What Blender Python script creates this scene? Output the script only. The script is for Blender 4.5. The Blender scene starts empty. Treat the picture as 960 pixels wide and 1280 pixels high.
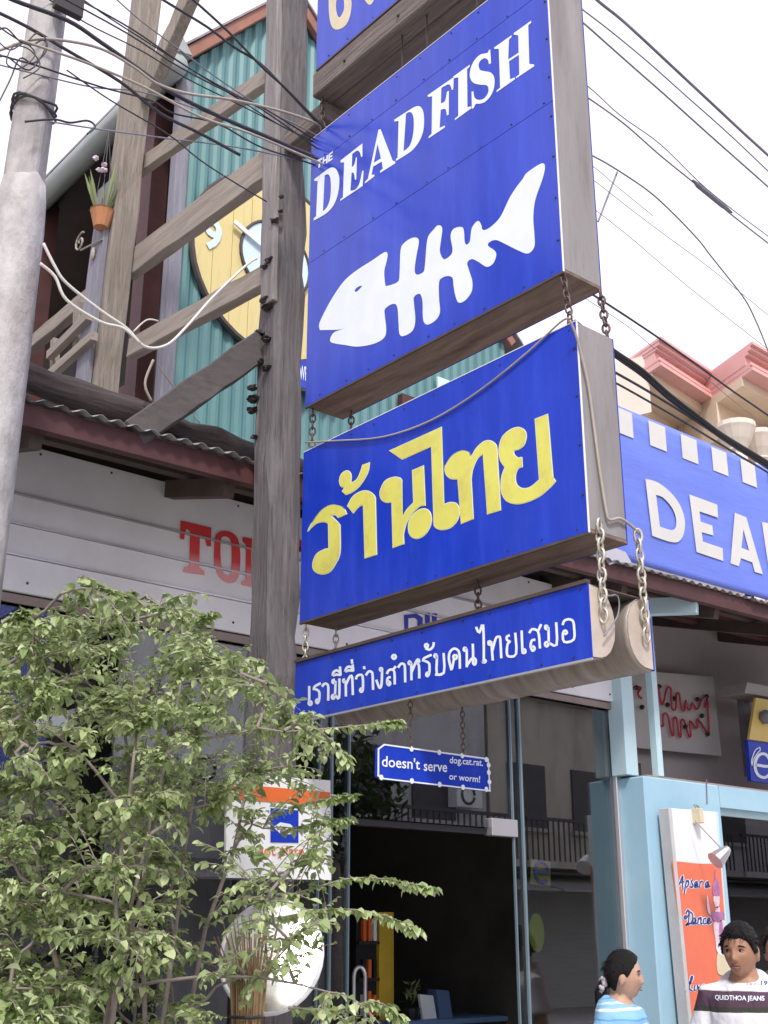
import bpy, bmesh, math, random
from mathutils import Vector, Matrix, noise
from mathutils.geometry import tessellate_polygon
from mathutils.bvhtree import BVHTree
R = math.radians
S = bpy.context.scene
COL = S.collection
rnd = random.Random(7)

# ------------------------------------------------------------ camera, sky, sun
YAW, PITCH, F, CZ = R(49.64), R(19.5), 1500.0, 1.62
fw = Vector((math.cos(YAW) * math.cos(PITCH), math.sin(YAW) * math.cos(PITCH), math.sin(PITCH)))
rt = Vector((math.sin(YAW), -math.cos(YAW), 0))
upv = rt.cross(fw)
EYE = Vector((0, 0, CZ))
cam = bpy.data.cameras.new('camera')
camo = bpy.data.objects.new('camera', cam)
COL.objects.link(camo)
cam.sensor_fit = 'VERTICAL'
cam.sensor_height = 32
cam.lens = F / 1280 * 32
cam.clip_start = .05
cam.clip_end = 3000
camo.matrix_world = Matrix.Translation(EYE) @ Matrix((rt, upv, -fw)).transposed().to_4x4()
S.camera = camo

SUN_EL, SUN_AZ = R(52), R(236)            # sun stands over the street, behind the camera's right shoulder
w = bpy.data.worlds.new('World')
S.world = w
w.use_nodes = True
wn, wl = w.node_tree.nodes, w.node_tree.links
wn.clear()
wo = wn.new('ShaderNodeOutputWorld')
sky = wn.new('ShaderNodeTexSky')
sky.sky_type = 'NISHITA'
sky.sun_disc = False
sky.sun_elevation = SUN_EL
sky.sun_rotation = R(90) - SUN_AZ
b1 = wn.new('ShaderNodeBackground')
b1.inputs[1].default_value = .05
b2 = wn.new('ShaderNodeBackground')      # even bright cloud cover
b2.inputs[0].default_value = (1, .90, .985, 1)
b2.inputs[1].default_value = .86
ad = wn.new('ShaderNodeAddShader')
wl.new(sky.outputs[0], b1.inputs[0])
wl.new(b1.outputs[0], ad.inputs[0])
wl.new(b2.outputs[0], ad.inputs[1])
wl.new(ad.outputs[0], wo.inputs[0])
sun = bpy.data.lights.new('sun', 'SUN')
sun.energy = 2.6
sun.angle = R(9)
sun.color = (1, .96, .9)
suno = bpy.data.objects.new('sun', sun)
COL.objects.link(suno)
sd = Vector((math.cos(SUN_AZ) * math.cos(SUN_EL), math.sin(SUN_AZ) * math.cos(SUN_EL), math.sin(SUN_EL)))
suno.rotation_euler = sd.to_track_quat('Z', 'Y').to_euler()
S.view_settings.view_transform = 'Standard'
S.view_settings.look = 'None'
S.view_settings.exposure = .48
S.view_settings.gamma = 1

# ------------------------------------------------------------ survey: sight line through a photo point, cut by a real plane
def sight(px, py):
    return rt * ((px - 480) / F) + upv * ((640 - py) / F) + fw
def hx(px, py, x):
    d = sight(px, py); return EYE + d * (x / d.x)
def hy(px, py, y):
    d = sight(px, py); return EYE + d * (y / d.y)
def hz(px, py, z):
    d = sight(px, py); return EYE + d * ((z - CZ) / d.z)
def proj(p):
    c = Vector(p) - EYE
    k = c.dot(fw)
    return (480 + F * c.dot(rt) / k, 640 - F * c.dot(upv) / k)
def V(*a): return Vector(a)

# ------------------------------------------------------------ materials
def mat(name, col, rough=.6, var=.0, scale=6, bump=0., stretch=(1, 1, 1), dirt=None, dirt_amt=0., dirt_scale=2.5, metal=0., spec=.5, col2=None, det=8):
    m = bpy.data.materials.new(name); m.use_nodes = True
    n, l = m.node_tree.nodes, m.node_tree.links
    b = n['Principled BSDF']
    b.inputs['Roughness'].default_value = rough
    b.inputs['Metallic'].default_value = metal
    b.inputs['Specular IOR Level'].default_value = spec
    b.inputs['Base Color'].default_value = (*col, 1)
    if var or bump or dirt or col2:
        tc = n.new('ShaderNodeTexCoord'); mp = n.new('ShaderNodeMapping')
        mp.inputs['Scale'].default_value = stretch
        l.new(tc.outputs['Object'], mp.inputs[0])
        t = n.new('ShaderNodeTexNoise'); t.inputs['Scale'].default_value = scale; t.inputs['Detail'].default_value = det
        t.inputs['Roughness'].default_value = .65
        l.new(mp.outputs[0], t.inputs[0])
        mx = n.new('ShaderNodeMix'); mx.data_type = 'RGBA'
        mr = n.new('ShaderNodeMapRange'); mr.inputs[1].default_value = .3; mr.inputs[2].default_value = .7
        l.new(t.outputs[0], mr.inputs[0]); l.new(mr.outputs[0], mx.inputs[0])
        a = tuple(max(0, c * (1 - var)) for c in col)
        c2 = col2 or tuple(min(1, c * (1 + var)) for c in col)
        mx.inputs[6].default_value = (*a, 1); mx.inputs[7].default_value = (*c2, 1)
        out = mx.outputs[2]
        if dirt:
            t2 = n.new('ShaderNodeTexNoise'); t2.inputs['Scale'].default_value = dirt_scale; t2.inputs['Detail'].default_value = 10
            t2.inputs['Roughness'].default_value = .7
            l.new(mp.outputs[0], t2.inputs[0])
            r2 = n.new('ShaderNodeMapRange'); r2.inputs[1].default_value = .48; r2.inputs[2].default_value = .72; r2.inputs[4].default_value = dirt_amt
            l.new(t2.outputs[0], r2.inputs[0])
            m2 = n.new('ShaderNodeMix'); m2.data_type = 'RGBA'
            l.new(r2.outputs[0], m2.inputs[0]); l.new(out, m2.inputs[6]); m2.inputs[7].default_value = (*dirt, 1)
            out = m2.outputs[2]
        l.new(out, b.inputs['Base Color'])
        if bump:
            bp = n.new('ShaderNodeBump'); bp.inputs['Strength'].default_value = bump; bp.inputs['Distance'].default_value = .01
            l.new(t.outputs[0], bp.inputs['Height']); l.new(bp.outputs[0], b.inputs['Normal'])
    return m
def glass_mat(name, tint, f0=.05, gain=.9):
    m = bpy.data.materials.new(name); m.use_nodes = True
    n, l = m.node_tree.nodes, m.node_tree.links; n.clear()
    o = n.new('ShaderNodeOutputMaterial'); mx = n.new('ShaderNodeMixShader'); tr = n.new('ShaderNodeBsdfTransparent'); g = n.new('ShaderNodeBsdfGlossy')
    tr.inputs[0].default_value = (*tint, 1); g.inputs['Roughness'].default_value = 0.0
    lw = n.new('ShaderNodeLayerWeight'); lw.inputs[0].default_value = .5
    p = n.new('ShaderNodeMath'); p.operation = 'POWER'; p.inputs[1].default_value = 4
    q = n.new('ShaderNodeMath'); q.operation = 'MULTIPLY_ADD'; q.inputs[1].default_value = gain; q.inputs[2].default_value = f0
    l.new(lw.outputs['Facing'], p.inputs[0]); l.new(p.outputs[0], q.inputs[0]); l.new(q.outputs[0], mx.inputs[0])
    l.new(tr.outputs[0], mx.inputs[1]); l.new(g.outputs[0], mx.inputs[2]); l.new(mx.outputs[0], o.inputs[0])
    return m
def leaf_mat(name, c1, c2, c3):
    m = bpy.data.materials.new(name); m.use_nodes = True
    n, l = m.node_tree.nodes, m.node_tree.links
    b = n['Principled BSDF']; b.inputs['Roughness'].default_value = .38
    g = n.new('ShaderNodeNewGeometry'); oi = n.new('ShaderNodeObjectInfo'); a = n.new('ShaderNodeMath'); a.operation = 'ADD'
    l.new(g.outputs['Random Per Island'], a.inputs[0]); l.new(oi.outputs['Random'], a.inputs[1])
    fr = n.new('ShaderNodeMath'); fr.operation = 'FRACT'; l.new(a.outputs[0], fr.inputs[0])
    cr = n.new('ShaderNodeValToRGB'); e = cr.color_ramp.elements
    e[0].color = (*c1, 1); e[1].color = (*c3, 1); k = e.new(.55); k.color = (*c2, 1)
    l.new(fr.outputs[0], cr.inputs[0]); l.new(cr.outputs[0], b.inputs['Base Color'])
    t = n.new('ShaderNodeBsdfTranslucent'); l.new(cr.outputs[0], t.inputs[0])
    mx = n.new('ShaderNodeMixShader'); mx.inputs[0].default_value = .42
    l.new(b.outputs[0], mx.inputs[1]); l.new(t.outputs[0], mx.inputs[2]); l.new(mx.outputs[0], n['Material Output'].inputs[0])
    return m
def bands(name, stops, axis=2, rough=.85, wob=.0, base=None):
    """flat bands of dyed cloth or paint along one object axis: stops = [(coordinate, colour), ...] ascending"""
    m = bpy.data.materials.new(name); m.use_nodes = True
    n, l = m.node_tree.nodes, m.node_tree.links
    b = n['Principled BSDF']; b.inputs['Roughness'].default_value = rough; b.inputs['Specular IOR Level'].default_value = .2
    tc = n.new('ShaderNodeTexCoord'); sp = n.new('ShaderNodeSeparateXYZ'); l.new(tc.outputs['Object'], sp.inputs[0])
    val = sp.outputs[axis]
    if wob:
        t = n.new('ShaderNodeTexNoise'); t.inputs['Scale'].default_value = 9; l.new(tc.outputs['Object'], t.inputs[0])
        ma = n.new('ShaderNodeMath'); ma.operation = 'MULTIPLY_ADD'; ma.inputs[1].default_value = wob; l.new(t.outputs[0], ma.inputs[0]); l.new(val, ma.inputs[2]); val = ma.outputs[0]
    lo, hi = stops[0][0] - .01, stops[-1][0] + .01
    mr = n.new('ShaderNodeMapRange'); mr.inputs[1].default_value = lo; mr.inputs[2].default_value = hi; l.new(val, mr.inputs[0])
    cr = n.new('ShaderNodeValToRGB'); cr.color_ramp.interpolation = 'CONSTANT' if rough > .5 else 'LINEAR'
    e = cr.color_ramp.elements
    while len(e) > 1: e.remove(e[0])
    e[0].position = 0; e[0].color = (*stops[0][1], 1)
    for z, c in stops[1:]:
        k = e.new((z - lo) / (hi - lo)); k.color = (*c, 1)
    l.new(mr.outputs[0], cr.inputs[0]); l.new(cr.outputs[0], b.inputs['Base Color'])
    if rough > .5:                                       # soft folds of the cloth
        mp = n.new('ShaderNodeMapping'); mp.inputs['Scale'].default_value = (9, 9, 3.5); l.new(tc.outputs['Object'], mp.inputs[0])
        tf_ = n.new('ShaderNodeTexNoise'); tf_.inputs['Scale'].default_value = 1; tf_.inputs['Detail'].default_value = 3; tf_.inputs['Distortion'].default_value = .8; l.new(mp.outputs[0], tf_.inputs[0])
        bp = n.new('ShaderNodeBump'); bp.inputs['Strength'].default_value = .8; bp.inputs['Distance'].default_value = .03
        l.new(tf_.outputs[0], bp.inputs['Height']); l.new(bp.outputs[0], b.inputs['Normal'])
    return m

M = {}
M['wood_z'] = mat('weathered post wood', (.145, .133, .138), .85, .55, 8, 1.3, (10, 10, .5), (.05, .04, .04), .75, 4)
M['wood_y'] = mat('weathered beam wood', (.17, .14, .125), .85, .55, 8, 1.3, (10, .5, 10), (.06, .045, .04), .7, 4)
M['wood_post2'] = mat('grey side plank', (.245, .225, .22), .85, .35, 9, .5, (7, 7, .4), (.09, .075, .075), .6, 4)
M['wood_brace'] = mat('grey brown brace', (.085, .074, .072), .85, .3, 6, .3, (2, 6, 6), (.05, .04, .038), .6, 3)
M['wood_pale'] = mat('pale timber', (.275, .24, .20), .85, .4, 8, 1.0, (10, 10, .5), (.12, .095, .08), .7, 4)
M['wood_pale_y'] = mat('pale timber beam', (.30, .26, .22), .85, .3, 8, .5, (5, .4, 5), (.12, .1, .085), .6, 4)
M['wood_grey'] = mat('grey bluish plank', (.22, .22, .26), .8, .25, 8, .4, (5, 5, .4))
M['wood_dark'] = mat('dark old log', (.075, .06, .055), .9, .5, 9, 1, (.4, 5, 5), (.03, .024, .022), .6, 5)
M['box_end'] = mat('plywood sign end', (.27, .258, .258), .75, .2, 7, .25, (4, 4, .5), (.11, .085, .075), .8, 3.5)
M['box_under'] = mat('stained plywood underside', (.2, .14, .11), .8, .4, 5, .3, (4, .6, 4), (.06, .035, .028), .8, 3.0)
M['concrete'] = mat('pole concrete', (.42, .405, .395), .92, .25, 14, 1.0, (1, 1, .5), (.24, .215, .195), .75, 4)
M['mortar'] = mat('pole mortar', (.43, .415, .405), .95, .25, 14, 1.2, (1, 1, .6), (.25, .225, .205), .75, 4)
M['sign_blue'] = mat('sign blue enamel', (.010, .042, .46), .2, .16, 2.5, .02, (1, 2.5, .35), (.04, .085, .52), .4, 5, spec=.55)
M['white_edge'] = mat('white sheet edge', (.75, .76, .8), .5)
M['sign_white'] = mat('sign white paint', (.72, .78, .86), .4, .05, 8)
M['sign_yellow'] = mat('sign yellow paint', (.66, .64, .13), .4, .08, 5, 0, (1, 1, 1), (.45, .36, .10), .6, 7)
M['pale_edge'] = mat('pale letter edge', (.75, .78, .6), .4)
M['cream_yellow'] = mat('faded yellow paint', (.62, .55, .38), .5, .1, 9)
M['screw'] = mat('dark screw', (.03, .025, .025), .5)
M['rust'] = mat('rusty chain', (.12, .085, .075), .6, .4, 60, 0, metal=.5)
M['galv'] = mat('galvanised chain', (.55, .52, .43), .4, .25, 60, 0, metal=.6)
M['cable'] = mat('black cable', (.03, .03, .035), .5, .3, 3)
M['cable_grey'] = mat('grey cable', (.19, .19, .22), .5, .3, 3)
M['cable_pale'] = mat('pale cable', (.34, .3, .25), .6, .2, 3)
M['cable_white'] = mat('white cable', (.62, .6, .54), .5)
M['panel'] = mat('white fascia panel', (.76, .76, .78), .5, .06, 3, .03, (1, 1, 1), (.58, .57, .58), .5, 2)
M['rubber'] = mat('panel gap', (.05, .05, .05), .7)
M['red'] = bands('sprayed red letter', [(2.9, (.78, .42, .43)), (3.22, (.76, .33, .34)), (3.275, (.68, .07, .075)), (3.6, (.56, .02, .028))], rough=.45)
M['haze_red'] = mat('overspray', (.62, .45, .45), .6)
M['blue_letter'] = mat('blue letter', (.02, .03, .33), .4)
M['redsteel'] = mat('red brown steel', (.075, .025, .024), .6, .25, 6, .1)
M['roof'] = mat('old zinc roof', (.26, .25, .26), .55, .3, 5, .15, (3, .5, 1), (.13, .08, .06), .7, 3, metal=.3)
M['rafter'] = mat('dark rafter wood', (.07, .05, .04), .85, .3, 6, .3)
M['alu'] = mat('aluminium', (.62, .62, .63), .35, metal=.7)
M['glass'] = glass_mat('shop glass', (.62, .68, .70), .20, .85)
M['glass_dark'] = glass_mat('window glass', (.35, .36, .36), .10, .9)
M['glass_edge'] = mat('glass edge', (.17, .23, .27), .15)
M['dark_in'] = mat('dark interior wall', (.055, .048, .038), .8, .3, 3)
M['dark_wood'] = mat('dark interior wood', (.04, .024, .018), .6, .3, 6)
M['red_wood'] = mat('red interior post', (.1, .022, .02), .5, .2, 6)
M['int_yellow'] = mat('yellow painted shelf', (.55, .36, .03), .5, .15, 6)
M['int_blue'] = mat('blue glass box', (.1, .16, .3), .4)
M['paper'] = mat('paper', (.75, .76, .78), .7, .05, 10)
M['black'] = mat('black plastic', (.015, .015, .017), .4)
M['blue_wall'] = mat('light blue plaster', (.32, .52, .64), .8, .07, 2.5, .15, (1, 1, 1), (.42, .55, .60), .5, 2)
M['blue_trim'] = mat('pale blue painted steel', (.50, .68, .72), .5, .06, 3)
M['grey_wall'] = mat('dusty grey wall', (.40, .375, .37), .85, .12, 2, .1, (1, 1, 1), (.24, .21, .2), .5, 2)
M['neon_board'] = mat('clear plastic board', (.50, .49, .47), .35, .06, 3)
M['neon'] = mat('unlit red neon tube', (.45, .03, .06), .25)
M['banner'] = mat('blue banner cloth', (.13, .20, .68), .5, .12, 3, .7, (.35, 1, 1.6), (.2, .28, .76), .5, 1.5)
M['banner_white'] = mat('banner white', (.62, .61, .58), .6, .04, 5)
M['teal'] = mat('teal corrugated sheet', (.085, .215, .22), .5, .12, 3, 0, (1, 1, .4), (.14, .28, .28), .6, 2)
M['barge'] = mat('orange brown barge', (.27, .12, .08), .6, .2, 5)
M['gutter'] = mat('grey green gutter', (.34, .38, .37), .5, .12, 4, 0, (1, .5, 1), (.2, .22, .21), .5, 3)
M['clock_wood'] = mat('yellow painted plank', (.66, .56, .25), .6, .12, 6, .15, (4, 4, .5), (.5, .36, .12), .5, 6)
M['clock_rim'] = mat('dark clock rim', (.06, .05, .05), .7)
M['dial'] = mat('pale blue dial', (.60, .74, .80), .5)
M['pink'] = mat('salmon cornice', (.70, .39, .36), .8, .08, 2, .1)
M['cream'] = mat('cream plaster', (.70, .58, .44), .85, .06, 2, .1)
M['cream_l'] = mat('pale cream plaster', (.70, .62, .52), .85, .06, 2)
M['terracotta'] = mat('terracotta', (.45, .2, .09), .8, .15, 8)
M['poster'] = mat('orange vinyl poster', (.72, .17, .09), .45, .06, 3, .03)
M['navy'] = mat('navy ink', (.03, .05, .22), .5)
M['violet'] = mat('violet ink', (.38, .16, .32), .5, .3, 30)
M['lilac'] = mat('lilac ink', (.66, .55, .62), .5, .2, 30)
M['logo_yellow'] = mat('yellow board', (.62, .47, .13), .5, .08, 6, 0, (1, 1, 1), (.4, .28, .1), .4, 5)
M['orange'] = mat('orange paint', (.68, .14, .03), .5, .05, 6)
M['mirror'] = mat('mirror face', (.9, .9, .9), .22, metal=1)
M['straw'] = mat('broom straw', (.34, .22, .12), .8, .3, 20)
M['bark'] = mat('shrub bark', (.23, .195, .175), .9, .3, 20, .5)
M['leaf'] = leaf_mat('shrub leaf', (.20, .28, .105), (.37, .46, .20), (.58, .65, .37))
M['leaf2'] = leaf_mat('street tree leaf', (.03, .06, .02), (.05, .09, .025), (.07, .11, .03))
M['skin'] = mat('skin', (.36, .19, .12), .5, .08, 30, spec=.4)
M['skin_f'] = mat('fair skin', (.50, .31, .22), .5, .06, 30, spec=.4)
M['lips'] = mat('lips', (.24, .105, .08), .5)
M['hair'] = mat('black hair', (.008, .0065, .007), .55, .5, 40, 1.0, (5, 5, .6), spec=.25)
M['eye'] = mat('eye white', (.32, .29, .27), .4)
M['iris'] = mat('dark iris', (.012, .008, .007), .2)
M['denim'] = mat('dark trousers', (.04, .045, .07), .9, .2, 30)
M['sandal'] = mat('sandal', (.03, .025, .02), .7)
M['scrunchie'] = mat('pale hair tie', (.45, .42, .45), .7, .3, 60)
M['road'] = mat('dusty asphalt', (.17, .16, .15), .9, .2, 30, .4)
M['paving'] = mat('pavement concrete', (.45, .43, .41), .9, .12, 6, .3)
M['opp_wall'] = mat('grey white stucco', (.50, .50, .52), .9, .1, 1.5, .1, (1, 1, .3), (.2, .19, .19), .6, 1)
M['opp_wall2'] = mat('old cream stucco', (.46, .43, .38), .9, .1, 1.5, .1, (1, 1, .3), (.15, .13, .12), .6, 1)
M['opp_dark'] = mat('dark shutter', (.06, .055, .06), .6, .2, 4)
M['opp_shutter'] = mat('grey roller shutter', (.36, .35, .34), .6, .15, 3, .1, (.3, 1, 8))
M['opp_awning'] = mat('grey zinc awning', (.25, .25, .26), .5, .2, 4, metal=.4)

# ------------------------------------------------------------ builders
def tag(o, label=None, cat=None, group=None, kind=None):
    if label: o['label'] = label
    if cat: o['category'] = cat
    if group: o['group'] = group
    if kind: o['kind'] = kind
    return o
def thing(name, loc, label, cat, group=None):
    o = bpy.data.objects.new(name, None); COL.objects.link(o)
    o.empty_display_size = .05
    o.location = loc
    return tag(o, label, cat, group)
def wloc(o):
    v = Vector((0, 0, 0))
    while o: v = v + Vector(o.location); o = o.parent
    return v
def link_mesh(name, me, parent, loc=None):
    o = bpy.data.objects.new(name, me); COL.objects.link(o)
    if parent: o.parent = parent
    if loc is not None: o.location = loc
    return o
class MB:
    def __init__(s): s.v = []; s.f = []
    def add(s, vs, fs):
        k = len(s.v); s.v += [Vector(a) for a in vs]; s.f += [tuple(i + k for i in f) for f in fs]; return s
    def box(s, a, b):
        x0, y0, z0 = (min(a[i], b[i]) for i in range(3)); x1, y1, z1 = (max(a[i], b[i]) for i in range(3))
        return s.add([(x0, y0, z0), (x1, y0, z0), (x1, y1, z0), (x0, y1, z0), (x0, y0, z1), (x1, y0, z1), (x1, y1, z1), (x0, y1, z1)],
                     [(3, 2, 1, 0), (4, 5, 6, 7), (0, 1, 5, 4), (1, 2, 6, 5), (2, 3, 7, 6), (3, 0, 4, 7)])
    def beam(s, p, q, wd, ht, n=1, jit=0., ref=None, cham=.0, ends=None):
        """a bar from p to q, wd across, ht along the ref direction"""
        p, q = Vector(p), Vector(q); d = (q - p).normalized()
        ref = Vector(ref) if ref else Vector((0, 0, 1))
        if abs(d.dot(ref)) > .95: ref = Vector((0, 1, 0))
        a = d.cross(ref).normalized(); b = a.cross(d).normalized()
        if cham:
            c = cham
            prof = [(-.5 + c, -.5), (.5 - c, -.5), (.5, -.5 + c), (.5, .5 - c), (.5 - c, .5), (-.5 + c, .5), (-.5, .5 - c), (-.5, -.5 + c)]
        else: prof = [(-.5, -.5), (.5, -.5), (.5, .5), (-.5, .5)]
        k = len(prof); vs = []; sd0 = rnd.random() * 50
        for i in range(n + 1):
            t = i / n; c = p.lerp(q, t)
            sc = 1 if not ends else ends[0] + (ends[1] - ends[0]) * t
            for j, (u, vv) in enumerate(prof):
                o = c + a * (u * wd * sc) + b * (vv * ht * sc)
                if jit:
                    o = o + a * (noise.noise((i * .9 + sd0, j * 1.7, 0)) * jit) + b * (noise.noise((i * .9, j * 1.7, sd0)) * jit)
                vs.append(o)
        fs = [tuple(range(k - 1, -1, -1)), tuple(range(n * k, n * k + k))]
        for i in range(n):
            for j in range(k):
                j2 = (j + 1) % k
                fs.append((i * k + j, i * k + j2, (i + 1) * k + j2, (i + 1) * k + j))
        return s.add(vs, fs)
    def tube(s, pts, r, n=6, closed=False, caps=True):
        pts = [Vector(p) for p in pts]; m = len(pts)
        rs = r if isinstance(r, (list, tuple)) else [r] * m
        vs = []; pa = None
        for i, p in enumerate(pts):
            if closed: d = pts[(i + 1) % m] - pts[i - 1]
            else: d = pts[min(i + 1, m - 1)] - pts[max(i - 1, 0)]
            d = d.normalized() if d.length > 1e-9 else Vector((0, 0, 1))
            if pa is None:
                ref = Vector((0, 0, 1)) if abs(d.z) < .9 else Vector((0, 1, 0))
                a = d.cross(ref).normalized()
            else: a = (pa - d * pa.dot(d)).normalized()
            pa = a; b = d.cross(a)
            for k in range(n):
                t = 2 * math.pi * k / n
                vs.append(p + (a * math.cos(t) + b * math.sin(t)) * rs[i])
        fs = []
        for i in range(m if closed else m - 1):
            i2 = (i + 1) % m
            for k in range(n):
                k2 = (k + 1) % n
                fs.append((i * n + k, i * n + k2, i2 * n + k2, i2 * n + k))
        if caps and not closed: fs += [tuple(range(n - 1, -1, -1)), tuple(range((m - 1) * n, m * n))]
        return s.add(vs, fs)
    def ball(s, c, r, nu=10, nv=7, jit=0):
        c = Vector(c); r = r if isinstance(r, (tuple, list, Vector)) else (r, r, r); vs = []; fs = []
        o = rnd.random() * 90
        for i in range(nv + 1):
            t = math.pi * i / nv
            for k in range(nu):
                u = 2 * math.pi * k / nu
                d = Vector((math.sin(t) * math.cos(u), math.sin(t) * math.sin(u), math.cos(t)))
                e = 1 + jit * noise.noise(d * 1.7 + Vector((o, 0, 0)))
                vs.append(c + Vector((d.x * r[0], d.y * r[1], d.z * r[2])) * e)
        for i in range(nv):
            for k in range(nu):
                k2 = (k + 1) % nu
                fs.append((i * nu + k, (i + 1) * nu + k, (i + 1) * nu + k2, i * nu + k2))
        return s.add(vs, fs)
    def loft(s, rings):
        k = len(rings[0]); vs = [p for r_ in rings for p in r_]; fs = [tuple(range(k - 1, -1, -1)), tuple(range((len(rings) - 1) * k, len(rings) * k))]
        for i in range(len(rings) - 1):
            for j in range(k):
                j2 = (j + 1) % k
                fs.append((i * k + j, i * k + j2, (i + 1) * k + j2, (i + 1) * k + j))
        return s.add(vs, fs)
    def slab(s, loops, dvec):
        """flat outline (first loop outer, others holes) given thickness along dvec"""
        loops = [[Vector(p) for p in L] for L in loops]; dvec = Vector(dvec)
        flat = [p for L in loops for p in L]; n = len(flat)
        tris = tessellate_polygon(loops)
        fs = [tuple(t) for t in tris] + [tuple(i + n for i in reversed(t)) for t in tris]
        k = 0
        for L in loops:
            for i in range(len(L)):
                j = (i + 1) % len(L); fs.append((k + i, k + j, k + j + n, k + i + n))
            k += len(L)
        return s.add(flat + [p + dvec for p in flat], fs)
    def build(s, name, m, parent=None, smooth=False, bevel=0, recalc=True, mats=None):
        base = wloc(parent) if parent else Vector((0, 0, 0))
        me = bpy.data.meshes.new(name)
        me.from_pydata([tuple(p - base) for p in s.v], [], s.f)
        if recalc:
            bm = bmesh.new(); bm.from_mesh(me); bmesh.ops.remove_doubles(bm, verts=bm.verts, dist=1e-5)
            bmesh.ops.recalc_face_normals(bm, faces=bm.faces); bm.to_mesh(me); bm.free()
        for k in (mats or [m]): me.materials.append(M[k] if isinstance(k, str) else k)
        if smooth: me.polygons.foreach_set('use_smooth', [True] * len(me.polygons))
        o = link_mesh(name, me, parent)
        if bevel:
            md = o.modifiers.new('Bevel', 'BEVEL'); md.width = bevel; md.segments = 1; md.limit_method = 'ANGLE'
        return o
def quad_sheet(pts, t): return MB().slab([pts], t)
def smooth_loop(pts, sub=4, closed=True):
    """Catmull-Rom through points; a third value marks a sharp corner"""
    out = []; n = len(pts)
    P = [Vector((p[0], p[1])) for p in pts]; cn = [len(p) > 2 for p in pts]
    for i in range(n if closed else n - 1):
        j = (i + 1) % n; a, b = P[i], P[j]
        pv = P[i - 1] if (closed or i > 0) else a; nx = P[(i + 2) % n] if (closed or i + 2 < n) else b
        t0 = (b - pv) * .5; t1 = (nx - a) * .5
        if cn[i]: t0 = (b - a)
        if cn[j]: t1 = (b - a)
        if cn[i] and cn[j]: out.append(a); continue
        for k in range(sub):
            t = k / sub; t2, t3 = t * t, t * t * t
            out.append(a * (2 * t3 - 3 * t2 + 1) + t0 * (t3 - 2 * t2 + t) + b * (-2 * t3 + 3 * t2) + t1 * (t3 - t2))
    if not closed: out.append(P[-1])
    return out
def zp(pts, x0, y0, s): return [(x0 + p[0] / s, y0 + p[1] / s, *p[2:]) for p in pts]
def corners(pts): return [(p[0], p[1], 1) for p in pts]
def grow(loop, d):
    n = len(loop); a = sum(loop[i].x * loop[(i + 1) % n].y - loop[(i + 1) % n].x * loop[i].y for i in range(n)); sg = 1 if a > 0 else -1
    out = []
    for i in range(n):
        e = (loop[i] - loop[i - 1]); g = (loop[(i + 1) % n] - loop[i])
        e = e.normalized() if e.length > 1e-6 else g.normalized(); g = g.normalized() if g.length > 1e-6 else e
        t = e + g; t = t.normalized() if t.length > 1e-6 else e
        out.append(loop[i] + Vector((t.y, -t.x)) * (d * sg))
    return out
def paint(name, loops, plane, m, parent, thick, sub=4, g=0, label=None):
    """a painted or cut shape lying on a plane; loops in survey coordinates, first outer then holes"""
    mb = MB(); L = []
    for i, lp in enumerate(loops):
        q = smooth_loop(lp, sub)
        if g: q = grow(q, g if i == 0 else -g)
        L.append([plane(p.x, p.y) for p in q])
    mb.slab(L, thick)
    o = mb.build(name, m, parent)
    if label: o['label'] = label
    return o
def ribbon(pts2, w, plane, closed=False, sub=3):
    q = smooth_loop(pts2, sub, closed) if len(pts2) > 2 else [Vector(p[:2]) for p in pts2]
    n = len(q); Lf, Rt = [], []
    for i in range(n):
        if closed: d = q[(i + 1) % n] - q[i - 1]
        else: d = q[min(i + 1, n - 1)] - q[max(i - 1, 0)]
        d = d.normalized() if d.length > 1e-9 else Vector((1, 0)); nn = Vector((-d.y, d.x)) * (w / 2)
        Lf.append(q[i] + nn); Rt.append(q[i] - nn)
    vs = [plane(p.x, p.y) for p in Lf] + [plane(p.x, p.y) for p in Rt]
    fs = [(i, (i + 1) % n, n + (i + 1) % n, n + i) for i in range(n if closed else n - 1)]
    return vs, fs
def strokes(name, lines, w, plane, m, parent, step):
    """hand-lettered strokes; each stroke lies a hair above the last so that no two coincide"""
    mb = MB()
    for i, L in enumerate(lines):
        vs, fs = ribbon(L, w, plane)
        off = Vector(step) * (1 + .25 * (i % 8)); mb.add([v + off for v in vs], fs)
    return mb.build(name, m, parent)
def text_mesh(body, shear=0, bold=0):
    cu = bpy.data.curves.new('txt', 'FONT'); cu.body = body; cu.shear = shear; cu.offset = bold; cu.resolution_u = 3
    o = bpy.data.objects.new('txt', cu); COL.objects.link(o)
    dg = bpy.context.evaluated_depsgraph_get(); me = bpy.data.meshes.new_from_object(o.evaluated_get(dg))
    vs = [v.co.copy() for v in me.vertices]; fs = [tuple(p.vertices) for p in me.polygons]
    bpy.data.objects.remove(o); bpy.data.curves.remove(cu); bpy.data.meshes.remove(me)
    x0 = min(v.x for v in vs); x1 = max(v.x for v in vs); y0 = min(v.y for v in vs); y1 = max(v.y for v in vs)
    return [((v.x - x0) / (x1 - x0), (v.y - y0) / (y1 - y0)) for v in vs], fs
def letters(name, body, bl, br, tl, m, parent, shear=0, bold=0, off=(0, 0, 0)):
    uv, fs = text_mesh(body, shear, bold)
    bl, br, tl = Vector(bl), Vector(br), Vector(tl); off = Vector(off)
    mb = MB().add([bl + (br - bl) * u + (tl - bl) * v_ + off for u, v_ in uv], fs)
    return mb.build(name, m, parent)
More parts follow.
